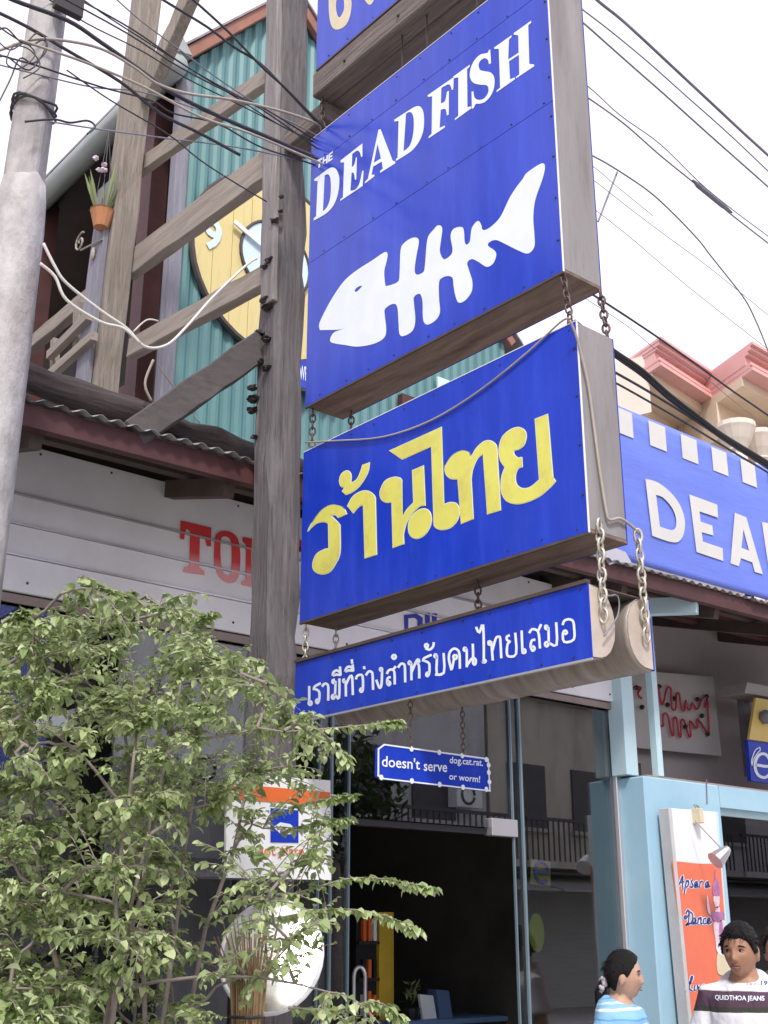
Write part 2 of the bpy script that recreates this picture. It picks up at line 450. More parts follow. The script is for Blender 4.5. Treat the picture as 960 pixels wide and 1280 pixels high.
def chain(name, p, q, label, m='rust', pitch=.026, r=.0035, group='chains holding the hanging signs'):
    p, q = Vector(p), Vector(q); t = thing(name, p, label, 'chain', group); L = (q - p).length; n = max(2, round(L / pitch)); pitch = L / n
    hl, hw = pitch * .5 + r * 1.1, pitch * .42
    pts = []
    for k in range(10):
        a = 2 * math.pi * k / 10; pts.append(Vector((math.cos(a) * hw, 0, math.sin(a) * hl * 1.08)))
    mb = MB(); mb.tube(pts, r, 4, closed=True)
    me = None; qd = (p - q).normalized().to_track_quat('Z', 'Y')
    for i in range(n):
        if me is None:
            me = bpy.data.meshes.new('link'); me.from_pydata([tuple(v) for v in mb.v], [], mb.f); me.materials.append(M[m]); me.polygons.foreach_set('use_smooth', [True] * len(me.polygons))
        o = link_mesh('link', me, t); o.location = (q - p) * ((i + .5) / n)
        o.rotation_mode = 'QUATERNION'; o.rotation_quaternion = qd @ Matrix.Rotation(R(45 + 90 * (i % 2) + rnd.uniform(-12, 12)), 3, 'Z').to_quaternion()
    return t

# ------------------------------------------------------------ ground, road, pavements
tag(MB().box((-1500, -1500, -.6), (1500, 1500, -.16)).build('ground', 'paving'), kind='structure')
tag(MB().box((-400, -8.2, -.155), (400, -.9, -.12)).build('road', 'road'), kind='structure')
tag(MB().box((-400, -.9, -.15), (400, 4.9, 0)).build('pavement', 'paving', bevel=.02), kind='structure')
tag(MB().box((-400, -11.2, -.15), (400, -8.2, 0)).build('far_pavement', 'paving', bevel=.02), kind='structure')

# ------------------------------------------------------------ shop building on the left (white fascia over a glass front)
YF = 4.6
shop = thing('shop_building', (2.5, YF, 0), 'shop with a long white fascia of horizontal boards above a dark glass front', 'shop')
zs = [3.585, hy(312, 686, 4.55).z, hy(306, 717.5, 4.55).z, hy(312.8, 753.4, 4.55).z, 2.94]
XR = 5.685
for i in range(4):
    mb = MB().box((-1.6, 4.55, zs[i + 1] + .004), (XR, 4.575, zs[i] - .004))
    p = mb.build('panel', 'panel', shop, bevel=.003)
    s = MB(); zz = zs[i] - .03 if i == 0 else (zs[i + 1] + .045 if i == 3 else None)
    if zz:
        x = -1.4
        while x < XR: s.ball((x, 4.549, zz), .006, 6, 4); x += .335
        tag(s.build('screws', 'screw', p), kind='stuff')
    if i < 3:
        MB().box((-1.6, 4.540, zs[i + 1] - .004), (XR, 4.552, zs[i + 1] + .003)).build('trim', 'alu', p)
MB().box((-1.6, 4.577, 2.90), (XR, 4.64, zs[0])).build('backing_board', 'rubber', shop)
MB().box((-1.6, 4.565, 2.90), (XR - .01, 4.62, 2.936)).build('window_head', mat('brown window head', (.24, .19, .17), .6, .2, 6), shop)
# the room behind the glass
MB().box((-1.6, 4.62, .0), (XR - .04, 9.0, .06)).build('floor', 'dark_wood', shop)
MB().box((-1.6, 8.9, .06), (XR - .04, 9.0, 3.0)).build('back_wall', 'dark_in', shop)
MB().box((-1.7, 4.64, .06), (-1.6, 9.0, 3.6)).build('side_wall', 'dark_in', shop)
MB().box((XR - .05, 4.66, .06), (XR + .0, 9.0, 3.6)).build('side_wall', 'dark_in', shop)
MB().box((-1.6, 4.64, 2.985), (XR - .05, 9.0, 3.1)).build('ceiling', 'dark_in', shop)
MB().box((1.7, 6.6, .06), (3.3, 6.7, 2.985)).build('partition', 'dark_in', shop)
xs = {k: hy(k, 1000, YF).x for k in (397, 412, 434, 638, 650)}
xr = hy(767, 1000, YF).x
zh = hy(530, 1028, YF).z
def pane(x0, x1, z0, z1, m='glass'):
    return MB().box((x0 + .002, YF - .004, z0), (x1 - .002, YF + .004, z1)).build('pane', m, shop)
for a, b in ((-1.6, -.5), (-.5, .6), (.6, 1.7), (1.7, xs[397])): pane(a, b, .12, 2.9)
pane(xs[397], xs[434], .06, 2.9)
pane(xs[434], xs[638], zh, 2.9)
pane(xs[638], xr, .06, 2.9)
for k, wd in ((397, .006), (412, .012), (434, .008), (638, .008), (650, .014)):
    MB().box((xs[k] - wd / 2, YF - .02, .06), (xs[k] + wd / 2, YF - .006, 2.9)).build('glass_edge', 'glass_edge', shop)
for x in (-.5, .6, 1.7): MB().box((x - .02, YF - .02, .06), (x + .02, YF - .006, 2.9)).build('mullion', 'alu', shop)
MB().box((xr, YF - .03, .06), (xr + .05, YF + .03, 2.9)).build('door_frame', 'alu', shop, bevel=.004)
MB().box((xs[434], YF + .012, zh - .035), (xs[638] - .05, YF + .06, zh - .004)).build('door_head', 'black', shop)
a = hy(615, 1021, YF - .03); b = hy(648, 1044, YF - .03)
MB().box((a.x, YF - .03, b.z - .01), (b.x, YF + .03, a.z - .005)).build('patch_fitting', 'alu', shop, bevel=.003)
# glass door leaf standing open into the room
h0 = V(xs[434] + .02, YF + .02, 0); dd = V(math.cos(R(51)), math.sin(R(51)), 0)
leaf = MB().beam(h0 + V(0, 0, 1.1) + dd * .0, h0 + V(0, 0, 1.1) + dd * 1.0, .01, 2.0).build('door', 'glass', shop)
hp = h0 + dd * .9; ex = V(dd.y, -dd.x, 0)
zt = 1.42
hb = []
for k in range(9):
    a = math.pi * k / 8; hb.append(hp + ex * (.03 + .05 * (1 - math.cos(a)) * .5) * 1.2 + V(0, 0, zt + .05 * math.sin(a)))
MB().tube([hb[0] - V(0, 0, .6)] + hb + [hb[-1] - V(0, 0, .6)], .011, 8).build('handle', 'alu', leaf, smooth=True)
# stickers on the right pane
st = MB().slab([[hy(664, 1073, 4.612), hy(688, 1077, 4.612), hy(688, 1108, 4.612), hy(663, 1105, 4.612)]], (0, .002, 0)).build('sticker', 'logo_yellow', shop)
st['label'] = 'yellow square sticker with a round blue mark'
cc = hy(677, 1090, 4.608)
MB().tube([cc + V(math.cos(t) * .055, 0, math.sin(t) * .055) for t in [k * .6 for k in range(10)]], .010, 5).build('emblem', 'navy', st)
MB().beam(cc + V(-.05, 0, 0), cc + V(.055, 0, 0), .012, .012).build('emblem', 'navy', st)
cc = hy(671, 1166, 4.612)
st = MB().slab([[cc + V(math.cos(k * .5236) * .06, 0, math.sin(k * .5236) * .10) for k in range(12)]], (0, .002, 0)).build('sticker', mat('lime sticker', (.45, .45, .04), .5), shop)
st['label'] = 'lime oval sticker below the yellow one'
# fascia lettering
yl = 4.5475
pl = lambda px, py: hy(px, py, yl)
zk = lambda pts: zp(pts, 210, 630, 5.053)
T = corners(zk([(80, 105), (272, 150), (270, 268), (245, 265), (232, 212), (207, 197), (200, 202), (195, 400), (228, 425), (230, 450), (95, 430), (105, 400), (135, 395), (140, 172), (115, 157), (105, 185), (100, 225), (75, 220)]))
O = zk([(293, 270), (300, 205), (325, 178), (362, 171), (410, 187), (443, 230), (455, 330), (450, 430), (430, 485), (395, 500), (350, 485), (312, 440), (292, 360)])
Oh = zk([(330, 260), (335, 220), (352, 205), (385, 214), (400, 250), (403, 350), (398, 430), (385, 455), (357, 445), (338, 400), (330, 330)])
K = corners(zk([(472, 208), (590, 236), (590, 262), (570, 268), (568, 350), (640, 270), (625, 265), (625, 245), (735, 272), (735, 296), (705, 300), (630, 385), (705, 540), (735, 552), (735, 575), (620, 548), (620, 528), (632, 522), (590, 430), (568, 455), (566, 500), (590, 515), (590, 540), (463, 510), (463, 490), (490, 480), (494, 260), (472, 236)]))
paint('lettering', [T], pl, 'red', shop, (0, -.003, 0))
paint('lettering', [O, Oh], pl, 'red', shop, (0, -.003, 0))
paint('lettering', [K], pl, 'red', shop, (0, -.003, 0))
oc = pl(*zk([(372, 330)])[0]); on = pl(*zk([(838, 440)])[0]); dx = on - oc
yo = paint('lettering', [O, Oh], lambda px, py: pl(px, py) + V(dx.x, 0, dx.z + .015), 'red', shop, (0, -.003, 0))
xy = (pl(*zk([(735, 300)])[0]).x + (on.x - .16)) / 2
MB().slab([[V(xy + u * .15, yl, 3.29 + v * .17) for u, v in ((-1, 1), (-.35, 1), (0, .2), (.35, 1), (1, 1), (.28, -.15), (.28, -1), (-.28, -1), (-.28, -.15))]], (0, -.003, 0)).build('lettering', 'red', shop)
for pts, nm in (([(505, 769), (520, 767), (528, 772), (528, 786), (520, 790), (506, 792)], 'D'), ([(531, 766), (537, 766), (537, 784), (540, 784), (540, 767), (546, 767), (545, 790), (532, 792)], 'U')):
    lo = [corners(pts)]
    if nm == 'D': lo.append(corners([(510, 773), (518, 772), (522, 775), (522, 784), (518, 786), (510, 788)]))
    paint('lettering', lo, pl, 'blue_letter', shop, (0, -.003, 0))

# things standing in the dark shop
sh = thing('display_shelf', hz(470, 1290, .06), 'narrow rack of boxed discs with a yellow side board just inside the door', 'shelf')
a = hy(474, 1140, 5.7); b = hy(492, 1150, 5.7); c = hy(448, 1150, 5.7)
MB().box((a.x, 5.7, .06), (b.x, 5.74, a.z)).build('side_board', 'int_yellow', sh)
MB().box((c.x, 5.72, .06), (a.x - .004, 5.9, a.z)).build('cabinet', 'black', sh)
for j in range(6):
    z = a.z - .16 - j * .2
    for k in range(3):
        x = c.x + .03 + k * (a.x - c.x - .04) / 3
        MB().box((x, 5.690, z), (x + (a.x - c.x) / 3 - .03, 5.715, z + rnd.uniform(.09, .14))).build('disc_case', rnd.choice(['paper', 'alu', 'orange', 'black']), sh)
    MB().box((c.x, 5.69, z - .02), (a.x - .004, 5.718, z - .003)).build('shelf_board', 'dark_wood', sh)
a = hy(565, 1060, 6.2); b = hy(577, 1060, 6.2)
tag(MB().box((a.x, 6.2, .06), (b.x, 6.26, 2.985)).build('interior_post', 'red_wood'), 'dark red post standing in the middle of the dark shop interior', 'post')
nb = thing('notice_board', hy(597, 1280, 6.6), 'dark notice board with a white paper strip at its foot, inside the shop', 'board')
MB().slab([[hy(577, 1140, 6.6), hy(622, 1142, 6.6), hy(622, 1216, 6.6), hy(577, 1216, 6.6)]], (0, .03, 0)).build('board', mat('dark slate', (.03, .03, .033), .5, .4, 12), nb)
MB().slab([[hy(577, 1204, 6.59), hy(602, 1206, 6.59), hy(620, 1209, 6.59), hy(620, 1217, 6.59), hy(577, 1217, 6.59)]], (0, .004, 0)).build('paper_strip', mat('dim paper', (.3, .3, .3), .7), nb)
for px in (585, 614): MB().beam(hy(px, 1216, 6.62), V(hy(px, 1216, 6.62).x, 6.62, .06), .02, .02).build('leg', 'black', nb)
ct = thing('counter', (hy(540, 1276, 5.6).x, 5.6, .06), 'dark counter inside the glass front with small display cards on it', 'counter')
zc = hy(540, 1275, 5.5).z
MB().box((hy(498, 1270, 5.5).x, 5.5, .06), (hy(660, 1270, 5.5).x, 6.0, zc - .03)).build('cabinet', 'dark_wood', ct)
MB().box((hy(495, 1270, 5.48).x, 5.48, zc - .03), (hy(663, 1270, 5.48).x, 6.02, zc)).build('top', 'int_blue', ct, bevel=.004)
def stand(px0, px1, py, m, lab, cat, y=5.6, d=.02, nm='display_card'):
    a = hy(px0, 1270, y); b = hy(px1, 1270, y); t = hy(px0, py, y)
    mb = MB().slab([[V(a.x, y, zc), V(b.x, y, zc), V(b.x, y + .03, t.z - .01), V(a.x, y + .03, t.z)]], (0, d, 0))
    return tag(mb.build(nm, m, None), lab, cat)
stand(529, 546, 1243, 'paper', 'white display card standing on the dark counter behind the glass', 'card')
stand(550, 566, 1237, 'int_blue', 'blue glass display box at the right of the white card on the counter', 'box', d=.08, nm='display_box')
pt = thing('plant_pot', V(hy(517, 1270, 5.6).x, 5.6, zc), 'small dark pot with a yellow and green plant on the counter', 'plant pot')
MB().tube([V(hy(517, 1270, 5.6).x, 5.62, zc), V(hy(517, 1270, 5.6).x, 5.62, zc + .06)], [.04, .055], 10).build('pot', 'black', pt)
mb = MB()
for k in range(26):
    c = V(hy(517, 1270, 5.6).x + rnd.uniform(-.05, .05), 5.62 + rnd.uniform(-.05, .05), zc + rnd.uniform(.07, .2)); d = V(rnd.uniform(-1, 1), rnd.uniform(-1, 1), rnd.uniform(-.3, 1)).normalized() * .035
    s_ = d.cross(V(0, 0, 1)).normalized() * .012; mb.add([c - d, c + s_, c + d, c - s_], [(0, 1, 2, 3)])
mb.build('leaves', 'leaf', pt, recalc=False)

# ------------------------------------------------------------ awning roof over the pavement
zeave = lambda x: 3.505 + .0148 * (x - 1.6)
YE, SL = 3.95, .27
aw = thing('awning_roof', (4, YE, 3.5), 'long corrugated zinc awning with a red brown edge beam over the shop fronts', 'awning')
x = -1.2
while x < 9.4:
    wdt = .76; vs = []; fs = []; n = 60
    zo = rnd.uniform(-.006, .006)
    for lay in (0, 1):
        for (y, sag) in ((YE + rnd.uniform(-.012, .012), 0), (4.9, .0), (6.2, 0)):
            for i in range(n + 1):
                xx = x + wdt * i / n
                vs.append(V(xx, y, zeave(xx) + zo + SL * (y - YE) + .009 * math.sin(2 * math.pi * xx / .0760) + (.0025 if lay else 0)))
    for lay in (0, 3):
        for rj in (0, 1):
            for i in range(n):
                k = (lay + rj) * (n + 1) + i; q = (k, k + 1, k + n + 2, k + n + 1)
                fs.append(q if lay else q[::-1])
    for i in range(n): fs.append((i, i + 1, 3 * (n + 1) + i + 1, 3 * (n + 1) + i))
    mb = MB(); mb.add(vs, fs); mb.build('sheet', 'roof', aw, smooth=True, recalc=False)
    x += .752
def xbeam(name, x0, x1, y, zoff, wd, ht, m, parent, n=8, jit=.0):
    return MB().beam(V(x0, y, zeave(x0) + zoff + SL * (y - YE)), V(x1, y, zeave(x1) + zoff + SL * (y - YE)), wd, ht, n, jit).build(name, m, parent)
xbeam('edge_beam', -1.2, 9.3, YE + .055, -.064, .045, .09, 'redsteel', aw)
xbeam('purlin', -1.2, 9.3, 4.35, -.055, .05, .07, 'rafter', aw)
xbeam('purlin', 5.69, 9.3, 4.78, -.085, .06, .11, 'redsteel', aw)
x = -.9
while x < 9.2:
    MB().beam(V(x, YE + .09, zeave(x) - .135 + SL * .09), V(x, 5.6, zeave(x) - .135 + SL * 1.65), .05, .08).build('rafter', 'rafter', aw); x += .87
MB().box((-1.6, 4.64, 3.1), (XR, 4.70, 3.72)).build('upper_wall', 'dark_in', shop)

# ------------------------------------------------------------ blue shop on the right
XB, YB = 5.697, 4.39
bs = thing('blue_shop', (7, YB, 0), 'light blue plastered shop wall with projecting corner, dark window and dusty grey upper wall', 'shop')
wx0 = hy(901, 1010, YB).x; wz1 = hy(901, 1009, YB).z
MB().box((XB, YB, 0), (wx0, 5.2, 2.497)).build('wall', 'blue_wall', bs, bevel=.008)
MB().box((wx0 + .0005, YB + .001, wz1), (8.2, 5.0, 2.496)).build('wall', 'blue_wall', bs)
MB().box((wx0 + .0005, YB + .001, 0), (8.2, 5.0, .7)).build('wall', 'blue_wall', bs)
MB().box((8.2005, YB, 0), (10.5, 5.2, 2.497)).build('wall', 'blue_wall', bs)
wn_ = MB()
for a, b in (((wx0, .7), (wx0 + .04, wz1)), ((8.16, .7), (8.2, wz1)), ((wx0 + .04, wz1 - .04), (8.16, wz1 - .0005)), ((wx0 + .04, .7005), (8.16, .74)), ((7.3, .74), (7.33, wz1 - .04))):
    wn_.box((a[0], YB + .05, a[1]), (b[0], YB + .10, b[1]))
wo_ = wn_.build('window', 'blue_trim', bs)
MB().box((wx0 + .041, YB + .07, .741), (8.159, YB + .076, wz1 - .041)).build('pane', 'glass_dark', wo_)
MB().box((wx0, YB + .6, .3), (8.3, YB + .62, 2.45)).build('back_panel', mat('brown shop back wall', (.12, .10, .085), .8, .3, 3), bs)
MB().box((XB + .15, 5.2, 2.3), (10.5, 5.26, 4.2)).build('upper_wall', 'grey_wall', bs)
MB().box((XB + .06, YB + .02, 2.497), (10.5, 5.2, 2.51)).build('ledge', mat('dusty ledge', (.33, .27, .24), .9, .15, 4), bs)
def post_at(l, c, r, zb, zt, m, name='post'):
    L, C_, Rr = hz(*l, zb), hz(*c, zb), hz(*r, zb)
    return MB().box((C_.x, C_.y, zb), (C_.x + max(.05, abs(Rr.x - C_.x)), max(C_.y + .05, L.y), zt)).build(name, m, bs, bevel=.003)
post_at((810, 970), (824, 970), (831.5, 970), 2.51, 3.50, 'blue_trim')
post_at((762, 970), (784, 968), (798, 970), 2.51, 3.62, 'blue_trim')
a = hy(779, 760, 4.42); b = hy(872, 757, 4.02)
MB().beam(a, V(b.x, b.y, b.z), .06, .10).build('bracket', 'blue_trim', bs, bevel=.003)
tag(MB().box(hz(783, 968, 2.52) + V(.12, .06, 0), hz(783, 968, 2.52) + V(.22, .14, .09)).build('switch_box', 'dark_wood', None), 'small dark box on the ledge between the two pale blue posts', 'box')
# cable clip line on blue wall
MB().tube([hy(883, 974, YB - .004), hy(884, 1005, YB - .004)], .004, 5).build('cable_stub', 'cable_grey', bs)

nbd = thing('neon_sign', hy(850, 945, 5.1), 'unlit red neon tube lettering on a pale square board on the upper grey wall', 'neon sign')
yn = 5.1
MB().slab([[hy(760, 835, yn), hy(891, 846, yn), hy(902, 945, yn), hy(770, 932, yn)]], (0, .015, 0)).build('board', 'neon_board', nbd)
pn = lambda pts: zp(pts, 780, 830, 5.333)
for L in ([(65, 158), (112, 158), (95, 190), (100, 215), (118, 228)], [(228, 140), (245, 250), (262, 262), (285, 165), (302, 155), (315, 180), (320, 290), (345, 300), (350, 205), (365, 195), (372, 220), (385, 300), (405, 305), (412, 245), (425, 300), (445, 300), (455, 260), (480, 300), (500, 285), (515, 240), (550, 215)],
          [(240, 410), (262, 410), (262, 340), (290, 340), (318, 465), (332, 465), (330, 370), (350, 365), (368, 475), (382, 475), (380, 390), (400, 375), (430, 475), (445, 470), (440, 380), (470, 420), (490, 420), (490, 365), (560, 465), (565, 440), (558, 250), (545, 260), (540, 290)]):
    q = smooth_loop(pn(L), 3, False)
    MB().tube([hy(p.x, p.y, yn - .028) for p in q], .008, 6).build('neon_tube', 'neon', nbd, smooth=True)
for p in ((235, 150), (490, 235), (550, 215), (335, 230), (290, 272), (520, 345), (408, 418), (558, 465), (85, 158), (120, 288)):
    c = hy(*pn([p])[0], yn - .028); MB().ball(c, .018, 6, 4).build('clip', 'black', nbd)

es = thing('logo_sign', hy(950, 975, 4.7), 'blue sign with white letter e under a yellow panel on the grey wall', 'sign')
ye = 4.7
MB().slab([[hy(935, 925, ye), hy(1035, 940, ye), hy(1040, 990, ye), hy(939, 976, ye)]], (0, .03, 0)).build('blue_panel', 'sign_blue', es)
MB().slab([[hy(945, 872, ye - .02), hy(1035, 888, ye - .02), hy(1033, 938, ye - .02), hy(936.5, 924, ye - .02)]], (0, .02, 0)).build('yellow_panel', 'logo_yellow', es)
MB().slab([[hy(934, 853, ye + .02), hy(1040, 872, ye + .02), hy(1040, 884, ye + .02), hy(931, 866, ye + .02)]], (0, .2, 0)).build('hood', 'grey_wall', es)
MB().box(hy(929, 872, ye + .25), hy(938, 970, ye + .20)).build('side_board', 'cable_grey', es)
le = lambda px, py: hy(px, py, ye - .004)
mb = MB()
for i, L in enumerate(([(944.5, 956), (962, 958), (962, 950), (957, 943), (950, 943), (945, 950), (944, 960), (948, 969), (956, 972), (962, 968)], [(950, 934), (944, 938), (939.5, 950), (940, 957), (941.5, 950), (947, 941), (950, 938), (949.6, 934)])):
    vs, fs = ribbon(L, 3.6 if i == 0 else 1.3, le); mb.add([v + V(0, -.001 * i, 0) for v in vs], fs)
mb.build('logo', 'sign_white', es, recalc=False)
MB().ball(hy(957, 896, ye - .05), .05, 10, 7, .3).build('lamp_rose', 'cable_grey', es, smooth=True)

# ------------------------------------------------------------ banner standing on the awning edge
YN = 3.985
bn = thing('banner', V(6.5, YN, 3.6), 'wide blue cloth banner with big white capitals and white squares on the awning edge', 'banner')
bx0, bx1 = 5.0, 9.3
def bpt(x, t):
    z0 = zeave(x) + .03; z = z0 + (4.54 - z0) * t
    return V(x, YN + .0035 * noise.noise(V(x * 1.3 + z * 2.2, z * 3.0 - x * .8, 1)) + .0015 * noise.noise(V(x * 3 + z * 5, z * 2, 4)), z)
mb = MB(); nx, nz = 90, 22
vs = [bpt(bx0 + (bx1 - bx0) * i / nx, j / nz) for j in range(nz + 1) for i in range(nx + 1)]
mb.add(vs, [(j * (nx + 1) + i, j * (nx + 1) + i + 1, (j + 1) * (nx + 1) + i + 1, (j + 1) * (nx + 1) + i) for j in range(nz) for i in range(nx)])
cl = mb.build('cloth', 'banner', bn, smooth=True)
md = cl.modifiers.new('Solidify', 'SOLIDIFY'); md.thickness = .003; md.offset = 1
for x in (5.05, 6.4, 7.8, 9.2): MB().box((x, YN + .03, 3.6), (x + .04, YN + .07, 4.5)).build('frame_bar', 'rafter', bn)
MB().box((bx0, YN + .032, 4.46), (bx1, YN + .068, 4.5)).build('frame_bar', 'rafter', bn)
pb = lambda px, py: hy(px, py, YN - .0075)
zj = lambda pts: zp(pts, 790, 560, 5.647)
Dl = [zj([(93, 218, 1), (150, 232), (210, 262), (290, 335), (345, 420), (372, 520), (362, 610), (335, 655), (300, 667), (240, 655), (142, 620, 1)]), zj([(168, 330, 1), (220, 352), (280, 420), (308, 490), (310, 550), (295, 575), (265, 578), (195, 555, 1)])]
paint('letter', Dl, pb, 'banner_white', bn, (0, -.002, 0))
paint('letter', [corners(zj([(403, 328), (600, 400), (606, 492), (475, 448), (482, 520), (565, 548), (573, 618), (490, 595), (498, 660), (638, 708), (643, 798), (455, 735)]))], pb, 'banner_white', bn, (0, -.002, 0))
paint('letter', [corners(zj([(725, 458), (805, 490), (922, 892), (865, 875), (848, 808), (768, 778), (752, 835), (695, 815)])), corners(zj([(785, 575), (825, 725), (770, 705)]))], pb, 'banner_white', bn, (0, -.002, 0))
dl = pb(*zj([(917, 537)])[0]) - pb(*zj([(93, 218)])[0])
paint('letter', Dl, lambda px, py: pb(px, py) + V(dl.x, 0, 0), 'banner_white', bn, (0, -.002, 0))
q0, q1 = pb(820, 556), pb(893, 584); wsq = pb(831, 535).x - pb(810.5, 529).x
zq1 = 4.522; zq0 = pb(814, 557).z
step = pb(851, 548).x - pb(810.5, 530).x
for k in range(-1, 9):
    x = pb(810.5, 530).x + k * step
    if x > bx0: MB().slab([[V(x, YN - .0075, zq0), V(x + wsq, YN - .0075, zq0), V(x + wsq, YN - .0075, zq1), V(x, YN - .0075, zq1)]], (0, -.002, 0)).build('white_square', 'banner_white', bn)
fl = MB().slab([[hy(752, 678, 3.97), hy(782, 690, 3.97), hy(790, 704, 3.97), hy(773, 703, 3.97), hy(762, 706, 3.97), hy(751, 690, 3.97)]], (0, .01, 0)).build('flashing', 'alu', aw)

# ------------------------------------------------------------ timber frame that carries the signs
tf = thing('timber_sign_frame', V(2.7, 3.75, 0), 'weathered timber frame of two posts and cross beams that carries the hanging signs', 'timber frame')
XP = 2.70
a = hx(341, 850, XP); b = hx(360, 0, XP)
d = (b - a) / (b.z - a.z)
p0 = a - d * a.z; p1 = b + d * .9
P1 = lambda z: a + d * (z - a.z)
main = MB().beam(p0, p1, .155, .165, 40, .022, (0, 1, 0), .16).build('post', 'wood_z', tf, smooth=False)
MB().beam(P1(4.22) + V(-.082, -.022, 0), P1(6.3) + V(-.082, .0, 0), .028, .10, 14, .006, (0, 1, 0)).build('plank', 'wood_post2', tf, bevel=.004)
for i, (px, py, r) in enumerate(((344, 276, .020), (338, 325, .024), (333, 333, .022), (332, 374, .026), (334, 384, .022), (325, 417, .024), (333, 424, .022), (325, 452, .020), (334, 459, .02), (316, 484, .022), (317, 498, .026), (316, 512, .022), (318, 546, .016), (352, 246, .012), (351, 264, .012))):
    c = hx(px, py, XP - .088)
    mb = MB()
    mb.ball(c, (r * .9, r * 1.1, r * .55), 9, 6, .9)
    mb.ball(c + V(-.005, .012 * rnd.uniform(-1, 1), -r * .5), (r * .7, r * .8, r * .3), 8, 5, .9)
    mb.build('bracket_fungus', 'screw', tf)
XQ = 2.62
# second post further back
q0 = hx(137, 400, XQ); q1 = hx(176, 60, XQ)
d2 = (q1 - q0) / (q1.z - q0.z)
P2 = lambda z: q0 + d2 * (z - q0.z)
MB().beam(P2(3.3), P2(7.6), .14, .13, 18, .012, (0, 1, 0), .06).build('post', 'wood_pale', tf, bevel=.004)
MB().beam(P2(3.6) + V(-.088, .05, 0), P2(hx(115, 272, XQ).z) + V(-.088, .05, 0), .03, .15, 8, .006, (0, 1, 0)).build('plank', 'wood_grey', tf, bevel=.003)
def tbeam(l, r, xl, xr_, w_, h_, m, n=10, jit=.008, bev=.004, name='beam'):
    return MB().beam(hx(l[0], l[1], xl), hx(r[0], r[1], xr_), w_, h_, n, jit, (0, 0, 1)).build(name, m, tf, bevel=bev)
tbeam((165, 332), (345, 200), XQ + .10, 2.72, .06, .17, 'wood_pale_y')
tbeam((172, 213), (345, 90), XQ + .11, 2.74, .05, .10, 'wood_pale_y')
tbeam((165, 437), (345, 340), XQ + .10, 2.73, .06, .11, 'wood_pale_y')
tbeam((30, 440), (150, 340), XQ - .02, XQ + .0, .06, .09, 'wood_pale_y')
# brace that runs from the main post down to the log on the awning
MB().beam(hy(165, 545, 4.02), P1(4.06) + V(-.06, .05, .0), .075, .125, 10, .008, (0, 0, 1)).build('brace', 'wood_brace', tf, bevel=.006)
# log lying along the awning
la = hy(20, 466, 4.16); lb = hy(330, 574, 4.16)
lb2 = lb + (lb - la) * .55
pts = [la.lerp(lb2, t / 14) + V(0, rnd.uniform(-.012, .012), rnd.uniform(-.012, .012)) for t in range(15)]
MB().tube([la - (lb - la) * .3] + pts, [.062 + rnd.uniform(-.006, .006) for _ in range(16)], 9).build('log', 'wood_dark', tf, smooth=True)
# upper brace rising to the right from the rear post
MB().beam(P2(6.15) + V(.03, -.08, 0), hx(262, -60, 2.66), .07, .13, 8, .008, (0, 1, 0)).build('brace', 'wood_pale', tf, bevel=.004)
# low rails behind the awning at the left
MB().beam(hx(62, 470, 2.5), hx(118, 420, 2.5), .04, .05).build('rail', 'wood_pale_y', tf)
MB().beam(hx(62, 445, 2.5), hx(112, 395, 2.5), .04, .05).build('rail', 'wood_pale_y', tf)
MB().beam(hx(68, 472, 2.545), hx(69, 425, 2.545), .04, .04).build('strut', 'wood_pale', tf)
MB().beam(hx(97, 440, 2.545), hx(98, 380, 2.545), .04, .05).build('strut', 'wood_pale', tf)
# carrying beam under the uppermost sign, tied back to the post
cb = hx(396, 104, 2.59); 
zc0, zc1 = hx(395, 118, 2.585).z, hx(397, 88, 2.585).z
MB().box((2.585, 2.0, zc0), (2.68, 3.53, zc1)).build('beam', 'wood_y', tf, bevel=.006)
MB().box((2.684, 2.02, zc0 + .012), (2.79, 3.56, zc1 - .004)).build('beam', 'wood_y', tf, bevel=.006)
MB().box((2.63, 3.50, zc0 - .10), (2.75, 3.80, zc0 - .006)).build('beam', 'wood_y', tf, bevel=.006)
for y in (2.3, 2.6, 2.95, 3.3): MB().ball((2.583, y, zc0 + .05), .008, 6, 4).build('nail', 'screw', tf)

